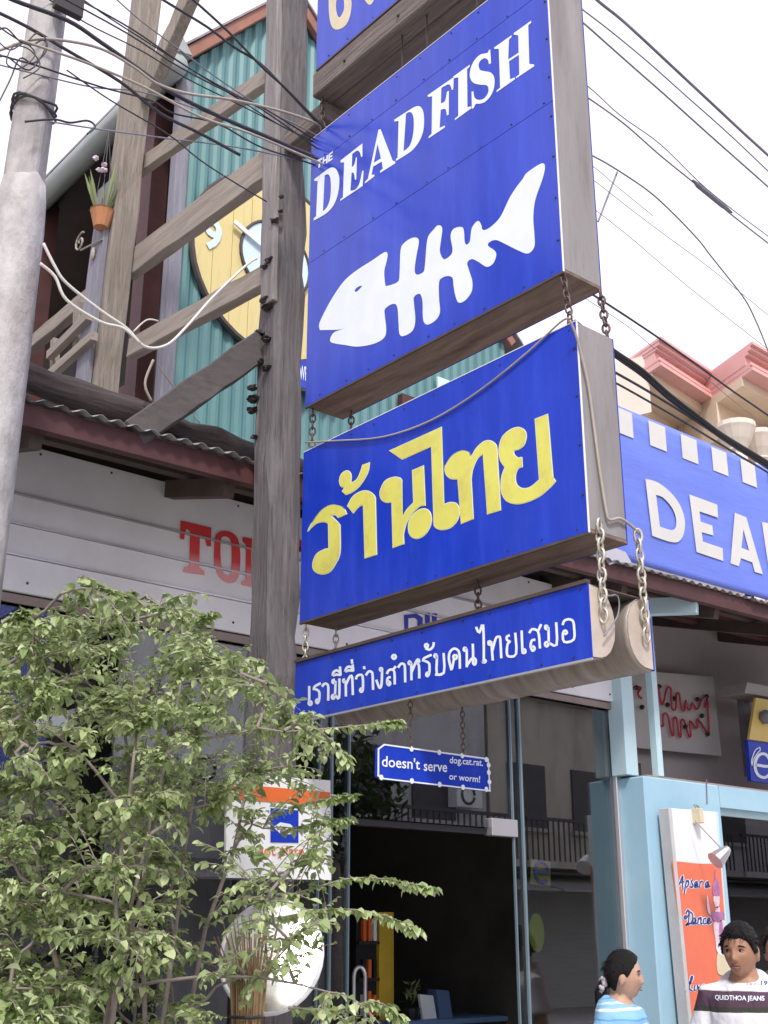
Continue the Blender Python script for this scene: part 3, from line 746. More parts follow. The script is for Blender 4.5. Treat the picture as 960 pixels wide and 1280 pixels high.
# ------------------------------------------------------------ the hanging signs
def sign_box(name, y0, y1, z0, z1, x1, seams, label, x0=2.6, grp='hanging signs on the timber frame'):
    t = thing(name, V(x0, (y0 + y1) / 2, z0), label, 'sign', grp)
    zz = [z0] + seams + [z1]
    for i in range(len(zz) - 1):
        MB().box((x0 - .003, y0 - .001, zz[i] + (.0012 if i else 0)), (x0, y1, zz[i + 1] - (.0012 if i < len(zz) - 2 else 0))).build('front_sheet', 'sign_blue', t)
    MB().box((x1, y0, z0), (x1 + .003, y1, z1)).build('back_sheet', 'sign_blue', t)
    MB().box((x0 - .0045, y0 - .0042, z0 - .001), (x0 + .001, y0 - .0012, z1)).build('edge_strip', 'white_edge', t)
    MB().box((x0 - .0045, y0 - .0012, z1), (x0 + .001, y1, z1 + .0025)).build('edge_strip', 'white_edge', t)
    MB().box((x0 + .001, y0, z0 + .012), (x1 - .0005, y0 + .014, z1)).build('end_board', 'box_end', t, bevel=.002)
    MB().box((x0 + .001, y1 - .014, z0 + .012), (x1 - .0005, y1, z1)).build('end_board', 'box_end', t, bevel=.002)
    MB().box((x0 + .001, y0 - .002, z0), (x1 - .0005, y1, z0 + .0115)).build('bottom_board', 'box_under', t, bevel=.002)
    MB().box((x0 + .001, y0 + .0145, z1 - .012), (x1 - .0005, y1 - .0145, z1)).build('top_board', 'box_end', t)
    MB().beam((x0 + .0, y0 - .004, z0 - .002), (x0 + .0, y1, z0 - .002), .008, .008).build('bottom_trim', 'rafter', t)
    s = MB()
    for zs_ in [z0 + .02] + [q + .012 for q in seams] + [z1 - .02]:
        y = y0 + .03
        while y < y1: s.ball((x0 - .004, y + rnd.uniform(-.02, .02), zs_ + rnd.uniform(-.004, .004)), rnd.uniform(.0025, .0045), 5, 3); y += .155
    z = z0 + .12
    while z < z1: s.ball((x0 - .004, y0 + .012, z), .0045, 5, 3); z += .16
    tag(s.build('screws', 'screw', t), kind='stuff')
    return t
SX = 2.597
ps = lambda px, py: hx(px, py, SX - .0006)
s1 = sign_box('hanging_sign', 2.178, 3.542, 3.615, 4.89, 2.785, [4.272, hx(600, 50, 2.6).z], 'tall blue sign lettered THE DEAD FISH over a white fish skeleton')
A_ = lambda p: zp(p, 380, 100, 6.0)
B_ = lambda p: zp(p, 520, 10, 6.0)
def put(loops, m, t, nm='lettering', edge=None, sub=4):
    if edge: paint(nm + '_edge', loops, ps, edge, t, (-.0007, 0, 0), sub, .9)
    off = -.0009 if edge else 0
    return paint(nm, loops, lambda x, y: ps(x, y) + V(off, 0, 0), m, t, (-.0007, 0, 0), sub)
SW = 'sign_white'
put([corners(A_([(97, 603), (137, 583), (137, 597), (124, 604), (120, 655), (109, 660), (112, 610), (97, 618)]))], SW, s1)
put([corners(A_([(143, 582), (153, 577), (151, 600), (168, 592), (170, 568), (181, 563), (176, 623), (165, 628), (167, 603), (150, 612), (148, 638), (138, 643)]))], SW, s1)
put([corners(A_([(186, 558), (216, 533), (215, 546), (196, 560), (195, 572), (213, 562), (212, 574), (194, 584), (193, 598), (214, 585), (213, 598), (181, 617)]))], SW, s1)
put([A_([(78, 745, 1), (150, 690), (205, 657), (240, 668), (262, 720), (264, 790), (252, 865), (225, 935), (185, 985), (140, 1018), (72, 1055, 1), (76, 1036, 1), (92, 1022, 1), (103, 758, 1), (80, 758, 1)]), A_([(155, 715, 1), (180, 708), (198, 735), (203, 810), (196, 890), (178, 945), (158, 972), (142, 985, 1)])], SW, s1)
put([A_([(274, 605, 1), (438, 477, 1), (438, 575, 1), (430, 578, 1), (420, 545), (400, 530), (362, 555, 1), (358, 655, 1), (375, 640), (385, 610), (390, 583, 1), (397, 580, 1), (392, 745, 1), (383, 750, 1), (378, 712), (370, 694), (357, 698, 1), (348, 832, 1), (385, 822), (415, 780), (435, 695), (439, 682, 1), (447, 680, 1), (440, 795, 1), (272, 908, 1), (275, 895, 1), (293, 880, 1), (302, 617, 1), (277, 620, 1)])], SW, s1)
put([corners(A_([(560, 372), (575, 370), (665, 605), (685, 612), (684, 626), (572, 697), (570, 684), (592, 665), (584, 612), (519, 650), (507, 712), (528, 710), (527, 724), (457, 777), (459, 764), (480, 742)])), corners(A_([(552, 478), (578, 588), (524, 622)]))], SW, s1)
put([A_([(676, 300, 1), (760, 245), (845, 197), (885, 215), (900, 280), (895, 380), (865, 460), (815, 525), (760, 565), (690, 608, 1), (692, 590, 1), (703, 585, 1), (710, 307, 1), (680, 312, 1)]), A_([(765, 252, 1), (795, 240), (818, 265), (825, 340), (815, 430), (795, 490), (768, 520), (747, 533, 1)])], SW, s1)
put([B_([(88, 655, 1), (283, 520, 1), (280, 610, 1), (270, 615, 1), (258, 582), (240, 574), (190, 600, 1), (187, 717, 1), (215, 703), (226, 670), (233, 630, 1), (247, 622, 1), (246, 800, 1), (232, 806, 1), (228, 772), (215, 757), (186, 764, 1), (177, 900, 1), (217, 882, 1), (217, 896, 1), (95, 978, 1), (97, 963, 1), (118, 945, 1), (122, 662, 1), (90, 667, 1)])], SW, s1)
put([corners(B_([(280, 515), (405, 425), (403, 440), (383, 460), (386, 745), (415, 738), (416, 752), (292, 842), (294, 828), (318, 810), (318, 520), (282, 528)]))], SW, s1)
put([B_([(548, 316, 1), (557, 312, 1), (563, 415, 1), (548, 422, 1), (540, 390), (512, 377), (482, 397), (470, 430), (482, 465), (520, 475), (565, 487), (588, 528), (585, 600), (560, 660), (520, 703), (480, 718), (450, 720), (432, 752, 1), (420, 757, 1), (418, 628, 1), (430, 625, 1), (440, 672), (470, 690), (510, 680), (540, 640), (545, 605), (530, 580), (480, 575), (430, 560), (405, 515), (412, 450), (440, 392), (480, 352), (515, 342), (538, 336)])], SW, s1)
put([corners(B_([(586, 298), (717, 205), (717, 218), (697, 238), (692, 388), (771, 335), (768, 205), (733, 200), (735, 188), (864, 96), (864, 112), (842, 130), (850, 420), (886, 424), (887, 437), (752, 528), (750, 518), (776, 498), (773, 352), (698, 400), (705, 535), (742, 522), (742, 535), (605, 632), (607, 618), (632, 598), (622, 305), (590, 308)]))], SW, s1)
Cc = lambda p: zp(p, 390, 280, 6.0)
Dd = lambda p: zp(p, 530, 200, 6.0)
fish = Cc([(60, 796, 1), (54, 755), (80, 690), (150, 560), (240, 430), (340, 345), (450, 275), (545, 212), (567, 228), (560, 280), (543, 350), (545, 420), (552, 467, 1), (600, 455), (648, 430), (658, 370), (665, 200), (690, 145), (750, 105), (795, 108), (800, 150), (785, 230), (770, 340), (785, 380), (835, 362), (848, 310), (860, 160), (875, 90), (915, 40)]) + \
    Dd([(100, 493), (128, 495), (137, 530), (125, 620), (120, 690), (150, 745), (200, 715), (215, 670), (200, 570), (225, 515), (285, 503), (300, 540), (305, 610), (318, 635), (345, 610), (360, 510), (405, 457), (430, 490), (436, 518), (460, 525), (510, 495), (575, 425), (640, 290), (690, 210), (740, 145), (775, 95), (880, 27), (907, 50), (890, 140), (835, 300), (820, 430), (828, 560), (828, 650), (780, 702), (700, 675), (610, 630), (540, 600), (490, 618), (482, 645), (530, 680), (542, 715), (520, 775), (472, 802), (410, 765), (360, 743), (325, 770), (335, 820), (358, 890), (364, 940)]) + \
    [(589, 366), (581, 376), (573, 378), (569, 368), (567, 356)] + Dd([(215, 885), (180, 870), (135, 885), (113, 920)]) + Cc([(953, 560), (960, 660), (930, 720), (870, 755), (840, 735), (832, 680), (830, 580), (815, 530), (795, 525), (765, 550), (765, 600), (775, 720), (755, 800), (690, 840), (657, 825), (650, 740), (640, 620), (605, 600), (550, 635), (545, 680), (557, 790), (540, 855), (460, 900), (340, 920), (250, 908), (150, 890), (138, 860), (165, 815), (210, 795), (250, 780, 1), (200, 792), (120, 795)])
put([fish, Cc([(320, 502), (340, 475), (375, 463), (362, 485), (335, 508)])], SW, s1, 'emblem')

s2 = sign_box('hanging_sign', 2.138, 3.545, 2.73, 3.42, 2.775, [], 'blue sign with large yellow Thai lettering, hanging below the fish sign')
E_ = lambda p: zp(p, 380, 560, 6.0)
F_ = lambda p: zp(p, 540, 510, 6.0)
for L in (E_([(28, 625, 1), (70, 550), (130, 470), (200, 428), (265, 432), (300, 455), (320, 495, 1), (258, 522, 1), (240, 503), (200, 500, 1), (205, 510), (245, 550), (270, 580, 1), (270, 780), (235, 870), (190, 930), (130, 945), (80, 920), (68, 870), (95, 800), (150, 765), (188, 755, 1), (185, 565, 1), (150, 552), (100, 562), (60, 590)]),
          E_([(492, 110, 1), (475, 190), (420, 280), (360, 330), (315, 348, 1), (290, 325, 1), (305, 296, 1), (280, 285), (268, 245), (285, 195), (325, 172), (352, 200), (350, 270, 1), (400, 235), (430, 170), (442, 130, 1)]),
          E_([(328, 435, 1), (370, 365), (430, 328), (480, 325), (520, 350), (535, 375, 1), (545, 798, 1), (458, 827, 1), (447, 430, 1), (425, 430), (390, 460), (370, 488, 1)]),
          E_([(660, 405, 1), (610, 405), (578, 375), (575, 320), (610, 250), (670, 222), (715, 225), (733, 240, 1), (742, 525, 1), (770, 470), (825, 410, 1), (815, 170, 1), (898, 133, 1), (910, 430, 1), (870, 435), (810, 490), (765, 570), (745, 650, 1), (750, 718, 1), (668, 748, 1)]),
          E_([(785, 600), (800, 530), (850, 475), (905, 457), (945, 485), (955, 550), (930, 620), (885, 665), (840, 678), (800, 655)]),
          [(487, 563.5, 1), (552, 534, 1), (555, 631, 1), (563.3, 628.3), (570.8, 630), (574.2, 638.3), (571.7, 650), (563.3, 659.2), (552.5, 662), (545.8, 660), (543, 656.7, 1), (539.5, 558, 1), (503, 574, 1)],
          F_([(195, 532, 1), (140, 528), (105, 490), (105, 430), (150, 360), (215, 322), (265, 325), (283, 345), (290, 388, 1), (330, 310), (390, 255), (440, 248), (478, 275), (487, 310, 1), (515, 765, 1), (417, 797, 1), (383, 340, 1), (340, 380), (305, 460), (293, 530, 1), (310, 830, 1), (220, 868, 1)]),
          F_([(775, 85, 1), (868, 47, 1), (905, 500), (912, 525, 1), (928, 548, 1), (880, 600), (800, 665), (700, 708), (620, 717), (555, 690), (522, 620), (525, 520), (550, 445, 1), (515, 390), (505, 310), (530, 220), (590, 165), (650, 147), (695, 170), (707, 215), (690, 275), (650, 308), (615, 318), (617, 350), (645, 375), (675, 372, 1), (678, 440, 1), (645, 455), (625, 510), (635, 575), (680, 605), (740, 595), (808, 540, 1)])):
    put([L], 'sign_yellow', s2, 'lettering', 'pale_edge', 5)

# lowest sign: two D-shaped end blocks with a curved zinc sheet arched between them
z0, z1, y0, y1, x0, x1 = 2.361, 2.579, 2.15, 3.562, 2.6, 2.875
s3 = thing('hanging_sign', V(2.73, 2.85, z0), 'lowest and slimmest blue sign with one line of white Thai writing and rounded cream ends', 'sign', 'hanging signs on the timber frame')
MB().box((x0 - .004, y0, z0), (x0, y1, z1)).build('front_sheet', 'sign_blue', s3)
MB().box((x1, y0, z0), (x1 + .004, y1, z1)).build('back_sheet', 'sign_blue', s3)
def dcap(xf, sgn, y):
    n = 14; L = [V(xf, y, z0 + .004), V(xf, y, z1)]
    for k in range(n + 1):
        t = math.pi * k / n; L.append(V(xf + sgn * (.012 + .094 * math.sin(t) ** .8), y, (z0 + z1) / 2 + (z1 - z0 - .008) / 2 * math.cos(t)))
    return L
ME = mat('cream block end', (.50, .43, .36), .7, .12, 6, .1, (1, 1, 1), (.3, .25, .2), .5, 5)
for y in (y0 + .001, y1 - .02):
    MB().slab([dcap(x0 + .001, 1, y)], (0, .018, 0)).build('end_block', ME, s3)
    MB().slab([dcap(x1 - .001, -1, y)], (0, .018, 0)).build('end_block', ME, s3)
prof = []
for k in range(9):
    t = math.pi * (1 - k / 8) ; prof.append((x0 + .004 + .106 * math.sin(t) ** .8, (z0 + z1) / 2 + (z1 - z0) / 2 * math.cos(t)))
half = prof[:]
prof = half + [(x0 + x1 - u, v) for u, v in half[::-1]]
ny = 90; vs = []; fs = []
for i in range(ny + 1):
    y = y0 + .003 + (y1 - y0 - .006) * i / ny
    for (u, v) in prof: vs.append(V(u + .0005 * math.sin(y * 210), y, v + .0004 * math.sin(y * 210)))
k = len(prof)
for i in range(ny):
    for j in range(k - 1): fs.append((i * k + j, i * k + j + 1, (i + 1) * k + j + 1, (i + 1) * k + j))
zm = mat('curved zinc sheet', (.27, .235, .205), .5, .3, 3, .05, (1, 9, 1), (.13, .095, .075), .75, 2.0, metal=.2)
arch = MB().add(vs, fs).build('zinc_sheet', zm, s3, smooth=True)
md = arch.modifiers.new('Solidify', 'SOLIDIFY'); md.thickness = .002
MB().beam((x0 - .002, y0, z1 + .006), (x0 - .002, y1, z1 + .006), .018, .011).build('top_trim', 'rafter', s3)
MB().beam((x0 - .003, y0, z0 - .003), (x0 - .003, y1, z0 - .003), .006, .006).build('bottom_trim', 'alu', s3)
MB().beam((x1 - .0, y0, z1 + .005), (x1 - .0, y1, z1 + .005), .016, .009).build('top_trim', 'rafter', s3)
s = MB()
for k in range(9):
    for z in (z0 + .012, z1 - .012): s.ball((x0 - .005, y0 + .05 + k * .165 + rnd.uniform(-.03, .03), z), .004, 5, 3)
tag(s.build('screws', 'screw', s3), kind='stuff')
G = lambda p: zp(p, 375, 790, 5.333)
H = lambda p: zp(p, 545, 760, 5.333)
TH = [G(L) for L in ([(62, 360), (62, 455), (58, 475), (68, 487), (78, 478), (74, 464), (62, 462)],
    [(93, 388), (97, 366), (118, 352), (140, 341)], [(98, 380), (122, 390), (131, 412), (128, 455), (118, 475), (108, 466), (112, 452), (127, 450)],
    [(148, 365), (165, 345), (184, 350), (190, 375), (189, 458)],
    [(234, 318), (220, 322), (219, 338), (231, 340), (238, 328), (234, 420), (224, 446), (214, 436), (220, 420), (240, 425), (262, 440), (264, 310)],
    [(220, 292), (224, 270), (245, 256), (266, 268), (272, 286), (245, 284), (220, 292)], [(268, 230), (272, 284)],
    [(302, 315), (290, 320), (294, 336), (306, 332), (308, 430)], [(308, 350), (330, 302), (348, 300), (353, 420)],
    [(302, 264), (310, 242), (330, 230), (350, 244), (356, 258), (330, 256), (302, 264)], [(352, 216), (356, 258)], [(346, 182), (350, 212)],
    [(374, 316), (382, 294), (405, 285), (420, 302), (421, 380), (412, 400), (402, 390), (408, 377), (421, 378)], [(428, 228), (432, 248)],
    [(440, 290), (460, 263), (480, 268), (486, 290), (489, 386)],
    [(548, 262), (536, 256), (537, 242), (548, 244), (549, 262), (546, 345), (536, 374), (524, 356), (510, 318)],
    [(580, 280), (590, 258), (612, 250), (630, 268), (632, 350)], [(618, 255), (640, 228)], [(606, 300), (586, 308), (582, 340), (594, 356), (603, 342), (594, 330), (583, 338)],
    [(628, 150), (615, 165), (628, 180), (641, 165), (628, 150)],
    [(655, 238), (675, 212), (695, 216), (701, 240), (703, 336)],
    [(742, 205), (730, 195), (726, 210), (736, 216), (743, 206), (745, 322)], [(745, 270), (768, 215), (782, 188), (793, 184), (795, 200), (780, 206), (795, 225), (797, 310)],
    [(822, 198), (827, 178), (850, 165), (880, 152)], [(830, 192), (856, 204), (864, 225), (862, 275), (850, 295), (842, 284), (848, 272), (862, 270)],
    [(852, 80), (836, 84), (838, 102), (853, 98), (852, 80)], [(838, 108), (865, 118), (888, 97), (893, 68)],
    [(915, 156), (902, 148), (898, 164), (910, 170), (915, 158), (914, 280), (962, 272)])]
TH += [H(L) for L in ([(-5, 444), (54, 431), (52, 300)],
    [(106, 416), (88, 345), (94, 295), (122, 271), (150, 284), (159, 320), (161, 405)], [(132, 312), (118, 320), (122, 340), (138, 336), (140, 320), (132, 312)], [(108, 408), (122, 340)],
    [(204, 270), (190, 264), (186, 280), (198, 286), (205, 274), (206, 395)], [(206, 385), (235, 342), (248, 325), (246, 238)], [(250, 330), (266, 345), (263, 376), (250, 372), (248, 350), (252, 332)],
    [(268, 126), (290, 166), (315, 112), (320, 340), (308, 356), (322, 364), (334, 354), (322, 342)],
    [(368, 224), (352, 224), (354, 244), (368, 240), (370, 226), (380, 350)], [(376, 290), (400, 204), (420, 192), (430, 206), (437, 335)],
    [(494, 182), (474, 192), (476, 215), (495, 224), (480, 240), (474, 290), (484, 322), (536, 306), (530, 165)],
    [(573, 150), (578, 280), (582, 300), (598, 296), (594, 277), (579, 280)],
    [(622, 168), (640, 142), (670, 147), (686, 175), (694, 270)], [(682, 152), (702, 108)], [(664, 212), (640, 217), (632, 255), (645, 286), (659, 272), (650, 256), (634, 264)],
    [(748, 124), (732, 118), (730, 136), (744, 142), (750, 128), (752, 235), (738, 256), (728, 242), (742, 226), (805, 247), (802, 95)],
    [(846, 114), (856, 87), (885, 75), (914, 87), (922, 130), (920, 210), (856, 226), (848, 168), (864, 150), (875, 166), (858, 176)])]
strokes('lettering', TH, 3.1, lambda px, py: hx(px, py, x0 - .0044), 'sign_white', s3, (-.0005, 0, 0))

# uppermost sign, cut by the top of the picture
s0 = sign_box('hanging_sign', 2.178, 3.522, hx(397, 87, 2.6).z, 6.15, 2.785, [], 'uppermost blue sign with faded yellow capitals, standing on the carrying beam')
put([[(415, -30), (411, 0), (413, 28), (420, 37), (432, 32), (438, 18), (439, 0), (430, -2, 1), (430, 12), (424, 22), (420, 8), (423, -30)]], 'cream_yellow', s0)
put([[(448, -20), (455, -2), (462, 6), (468, -1), (476, -30, 1), (470, -30, 1), (463, -12), (458, -24)]], 'cream_yellow', s0)
put([[(388, -60)] * 0 + [(493, -60), (490, -24), (502, -32), (506, -60)]], 'cream_yellow', s0)

# small notice on chains under the lowest sign
ys = 2.95
ss = thing('hanging_notice', V(2.75, ys, 2.08), 'small blue notice in white hand lettering, hung crosswise on two chains under the lowest sign', 'sign')
zi = lambda p: zp(p, 465, 925, 6.194)
pi_ = lambda px, py: hy(px, py, ys)
outl = corners(zi([(90, 30), (900, 142), (915, 400), (75, 303), (40, 280), (42, 68)]))
paint('board', [outl], pi_, 'sign_blue', ss, (0, .012, 0))
inn = corners(zi([(96, 42), (893, 153), (905, 388), (78, 293), (52, 273), (53, 74)]))
paint('border', [outl, inn], lambda px, py: pi_(px, py) + V(0, -.0012, 0), 'sign_white', ss, (0, -.001, 0))
dots = MB()
for p in ((300, 70), (515, 97), (693, 122), (880, 152), (66, 290), (303, 318), (518, 345), (699, 367), (880, 382), (897, 195), (898, 252), (903, 325)):
    c = pi_(*zi([p])[0]); dots.slab([[c + V(math.cos(k * .785) * .009, -.0032, math.sin(k * .785) * .009) for k in range(8)]], (0, -.001, 0))
tag(dots.build('border_spots', 'sign_white', ss), kind='stuff')
def hand(body, bl, br, tl, w_=0):
    P = [pi_(*zi([q])[0]) for q in (bl, br, tl)]
    letters('lettering', body, *P, 'sign_white', ss, bold=.012, off=(0, -.0022, 0))
hand("doesn't", (72, 206), (368, 231), (74, 118))
hand('serve', (397, 240), (578, 250), (398, 184))
hand('dog.cat.rat.', (597, 196), (855, 218), (599, 128))
hand('or worm!', (593, 306), (832, 330), (596, 254))

# chains
def ch(name, a, b, label, **k): return chain(name, a, b, label, **k)
G_ = 'chains holding the hanging signs'
ch('chain', V(2.61, 2.19, 3.63), V(2.62, 2.175, 3.42), 'rusty chain at the front right corner between the fish sign and the yellow lettered sign', r=.004)
ch('chain', V(2.775, 2.175, 3.61), V(2.765, 2.15, 3.42), 'rusty chain at the back right corner between the fish sign and the yellow lettered sign', r=.004)
ch('chain', V(2.63, 3.535, 3.615), V(2.63, 3.535, 3.42), 'rusty chain at the left end between the fish sign and the yellow lettered sign')
ch('chain', V(2.76, 3.45, 3.615), V(2.76, 3.45, 3.42), 'rusty chain behind the left end, between the fish sign and the yellow lettered sign')
ch('chain', V(2.615, 3.53, 2.73), V(2.615, 3.53, 2.575), 'galvanised chain at the left front corner above the lowest sign', m='galv')
ch('chain', V(2.76, 3.53, 2.73), V(2.76, 3.53, 2.575), 'galvanised chain at the left back corner above the lowest sign', m='galv')
ch('chain', hy(749, 651, 2.126), hy(755, 776, 2.138), 'pale heavy chain over the front end block of the lowest sign', m='galv', pitch=.030, r=.0048)
ch('chain', hy(797, 664, 2.126), hy(809, 800, 2.138), 'pale heavy chain over the back end block of the lowest sign', m='galv', pitch=.030, r=.0048)
ch('chain', V(2.70, 2.7, 2.73), V(2.70, 2.7, 2.585), 'dark chain in the middle of the gap above the lowest sign')
ch('chain', V(2.62, 3.50, zc0), V(2.62, 3.50, 4.89), 'rusty chain at the left top corner of the fish sign')
ch('chain', V(2.76, 3.50, zc0), V(2.76, 3.50, 4.89), 'rusty chain behind the left top corner of the fish sign')
for y, lab in ((2.42, 'right'), (2.55, 'second from the right'), (2.83, 'third from the right'), (2.98, 'left')):
    tag(MB().tube([V(2.63, y, zc0), V(2.63, y, 4.89)], .0035, 5).build('hanger_rod', 'screw'), 'thin dark rod above the fish sign, %s of four' % lab, 'rod', 'rods above the fish sign')
pa = hy(513, 903, ys); pb_ = hy(578, 890, ys)
ch('chain', V(pa.x, ys, 2.37), V(pa.x, ys, pi_(*zi([(300, 62)])[0]).z), 'left thin chain holding the small hand lettered notice', pitch=.018, r=.002)
ch('chain', V(pb_.x, ys, 2.40), V(pb_.x, ys, pi_(*zi([(693, 114)])[0]).z), 'right thin chain holding the small hand lettered notice', pitch=.018, r=.002)

# ------------------------------------------------------------ teal gabled building above the awning
YT = 5.75
XT = hy(222, 200, YT).x
tb = thing('teal_building', V(XT, YT, 3.8), 'upper storey with a teal corrugated gable, orange brown barge and open dark side gallery', 'building')
e0 = hy(213, 88, YT); ap = hy(362, 2, YT); r1 = hy(446, 128, YT); r2 = hy(634, 437, YT)
sl1 = (ap.z - e0.z) / (ap.x - e0.x); sl2 = (r2.z - ap.z) / (r2.x - ap.x)
def ztop(x): return e0.z + sl1 * (x - e0.x) if x < ap.x else ap.z + sl2 * (x - ap.x)
x = XT; pitch = .085
while x < r2.x - .05:
    x2 = min(x + pitch * 7, r2.x - .05); mb = MB(); n = round((x2 - x) / pitch * 4)
    P = []
    for i in range(n + 1):
        xx = x + (x2 - x) * i / n; yy = YT + (0, -.016, -.016, 0)[i % 4]; P.append((xx, yy))
    vs = [V(a_, b_, 3.7) for a_, b_ in P] + [V(a_, b_, ztop(a_) - .03) for a_, b_ in P]
    vs += [v + V(0, .02, 0) for v in vs]
    k = n + 1; fs = [(i, i + 1, k + i + 1, k + i) for i in range(n)] + [(2 * k + i + 1, 2 * k + i, 3 * k + i, 3 * k + i + 1) for i in range(n)]
    fs += [(0, k, 3 * k, 2 * k), (k - 1, 2 * k - 1, 4 * k - 1, 3 * k - 1)]
    mb.add(vs, fs).build('sheet', 'teal', tb); x = x2 + .001
def rafter(p, q, nm, m, wd, ht, oy=-.05): return MB().beam(p + V(0, oy, 0), q + V(0, oy, 0), wd, ht).build(nm, m, tb, bevel=.004)
rafter(e0 + V(-.02, 0, .02), ap + V(0, 0, .02), 'barge_board', 'barge', .05, .075)
rafter(ap + V(0, 0, .02), r2 + V(0, 0, .02), 'barge_board', 'barge', .05, .075)
for (p, q) in ((e0 + V(-.1, 0, -.02), ap + V(.01, 0, .055)), (ap + V(.01, 0, .055), r2 + V(.15, 0, -.05))):
    MB().slab([[p + V(0, -.09, .02), q + V(0, -.09, .02), q + V(0, 7, .02), p + V(0, 7, .02)]], (0, 0, .02)).build('roof', 'roof', tb)
# gutter running back along the left eave
gx = e0.x - .02
gl = [V(gx, YT - .12, e0.z - .02), V(gx, YT + 1.2, e0.z - .03), V(gx, YT + 3.2, e0.z - .05)]
gt = MB().tube(gl, .085, 10).build('gutter', 'gutter', tb, smooth=True)
MB().slab([[V(gx - .10, YT - .13, e0.z + .04), V(gx + .10, YT - .13, e0.z + .08), V(gx + .02, YT - .13, e0.z + .19)]], (0, .1, 0)).build('gutter_cap', 'gutter', tb)
for y in (YT + .5, YT + 1.5, YT + 2.5): MB().tube([V(gx - .08, y, e0.z), V(gx, y, e0.z - .10), V(gx + .08, y, e0.z)], .006, 5).build('gutter_strap', 'cable', tb)
# dark open side gallery under that eave
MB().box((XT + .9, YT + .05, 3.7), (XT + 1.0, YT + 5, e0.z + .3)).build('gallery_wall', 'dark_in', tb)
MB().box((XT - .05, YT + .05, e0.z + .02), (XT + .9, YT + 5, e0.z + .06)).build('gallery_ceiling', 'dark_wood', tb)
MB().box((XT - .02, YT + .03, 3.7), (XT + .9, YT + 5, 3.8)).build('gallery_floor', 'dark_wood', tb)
MB().box((XT - .035, YT - .05, 3.7), (XT + .05, YT + .03, e0.z - .05)).build('corner_post', 'wood_grey', tb, bevel=.004)
for y in (YT + .22, YT + 1.9): MB().box((XT - .06, y, 3.7), (XT + .06, y + .14, e0.z)).build('gallery_post', 'redsteel', tb)
MB().box((XT - .03, YT + .36, 3.8), (XT + .0, YT + 1.9, 4.75)).build('gallery_rail_panel', 'roof', tb)
MB().box((XT - .05, YT + .36, 4.76), (XT + .02, YT + 1.9, 4.82)).build('gallery_rail', 'redsteel', tb)
for z in (5.3, 5.9): MB().box((XT - .05, YT + 2.05, z), (XT + .01, YT + 4, z + .2)).build('gallery_board', 'dark_wood', tb)
# scrolled bracket ornament and small window strip seen between the signs
MB().beam(V(hy(500, 500, YT - .06).x, YT - .06, hy(500, 500, YT - .06).z), V(r2.x, YT - .06, hy(500, 500, YT - .06).z), .05, .09).build('window_head', 'redsteel', tb)
wa = hy(548, 470, YT - .05); wb = hy(572, 530, YT - .05)
MB().box((wa.x, YT - .045, wb.z), (wb.x, YT - .03, wa.z)).build('window', 'dial', tb)
for px in (541, 578): c = hy(px, 500, YT - .06); MB().box((c.x - .035, YT - .06, c.z - .5), (c.x + .035, YT - .02, c.z - .05)).build('window_post', 'redsteel', tb)

# round wooden clock on the teal wall
yc = YT - .055
cc = hy(346, 334, yc); rim = (hy(346, 334, yc).x - hy(243, 290, yc).x)
ck = thing('wall_clock', V(cc.x, yc, cc.z), 'big round wall clock of yellow painted planks with a pale blue centre, behind the post', 'clock')
n = 9
for i in range(n):
    xa, xb = -rim + 2 * rim * i / n + .002, -rim + 2 * rim * (i + 1) / n - .002
    top = []; bot = []
    for k in range(5):
        u = xa + (xb - xa) * k / 4; h = math.sqrt(max(0, rim * rim - u * u)) * 1.02
        top.append(V(cc.x + u, yc, cc.z + h)); bot.append(V(cc.x + u, yc, cc.z - h))
    MB().slab([bot + top[::-1]], (0, .025 + .004 * (i % 2), 0)).build('plank', 'clock_wood', ck)
ring = [V(cc.x + math.cos(2 * math.pi * k / 40) * (rim + .012), yc + .014, cc.z + math.sin(2 * math.pi * k / 40) * (rim * 1.02 + .012)) for k in range(40)]
MB().tube(ring, .022, 6, True).build('rim', 'clock_rim', ck)
dc = hy(345, 325, yc - .012); dr = dc.x - hy(302, 325, yc - .012).x
dl_ = MB().slab([[dc + V(math.cos(2 * math.pi * k / 32) * dr, 0, math.sin(2 * math.pi * k / 32) * dr) for k in range(32)]], (0, .010, 0)).build('dial', 'dial', ck)
MB().tube([dc + V(math.cos(2 * math.pi * k / 32) * (dr + .008), .002, math.sin(2 * math.pi * k / 32) * (dr + .008)) for k in range(32)], .012, 5, True).build('dial_rim', 'clock_rim', ck)
nine = hy(266, 293, yc - .008)
def numeral(body, c, s_):
    return letters('numeral', body, c + V(-s_ * .32, 0, -s_ * .55), c + V(s_ * .32, 0, -s_ * .55), c + V(-s_ * .32, 0, s_ * .55), 'dial', ck, bold=.03)
numeral('9', nine, .21)
for hh in (12, 3, 6):
    a_ = R(90 - 30 * hh); rr = cc.x - nine.x
    numeral(str(hh), V(cc.x + math.cos(a_) * rr, yc - .008, cc.z + .18 * 0 + math.sin(a_) * rr), .17)
MB().beam(dc + V(0, -.02, 0), hy(293, 277, yc - .03), .012, .03).build('hand', 'sign_white', ck)
MB().beam(dc + V(0, -.025, 0), dc + V(.1, -.025, -dr * 1.6), .010, .02).build('hand', 'screw', ck)

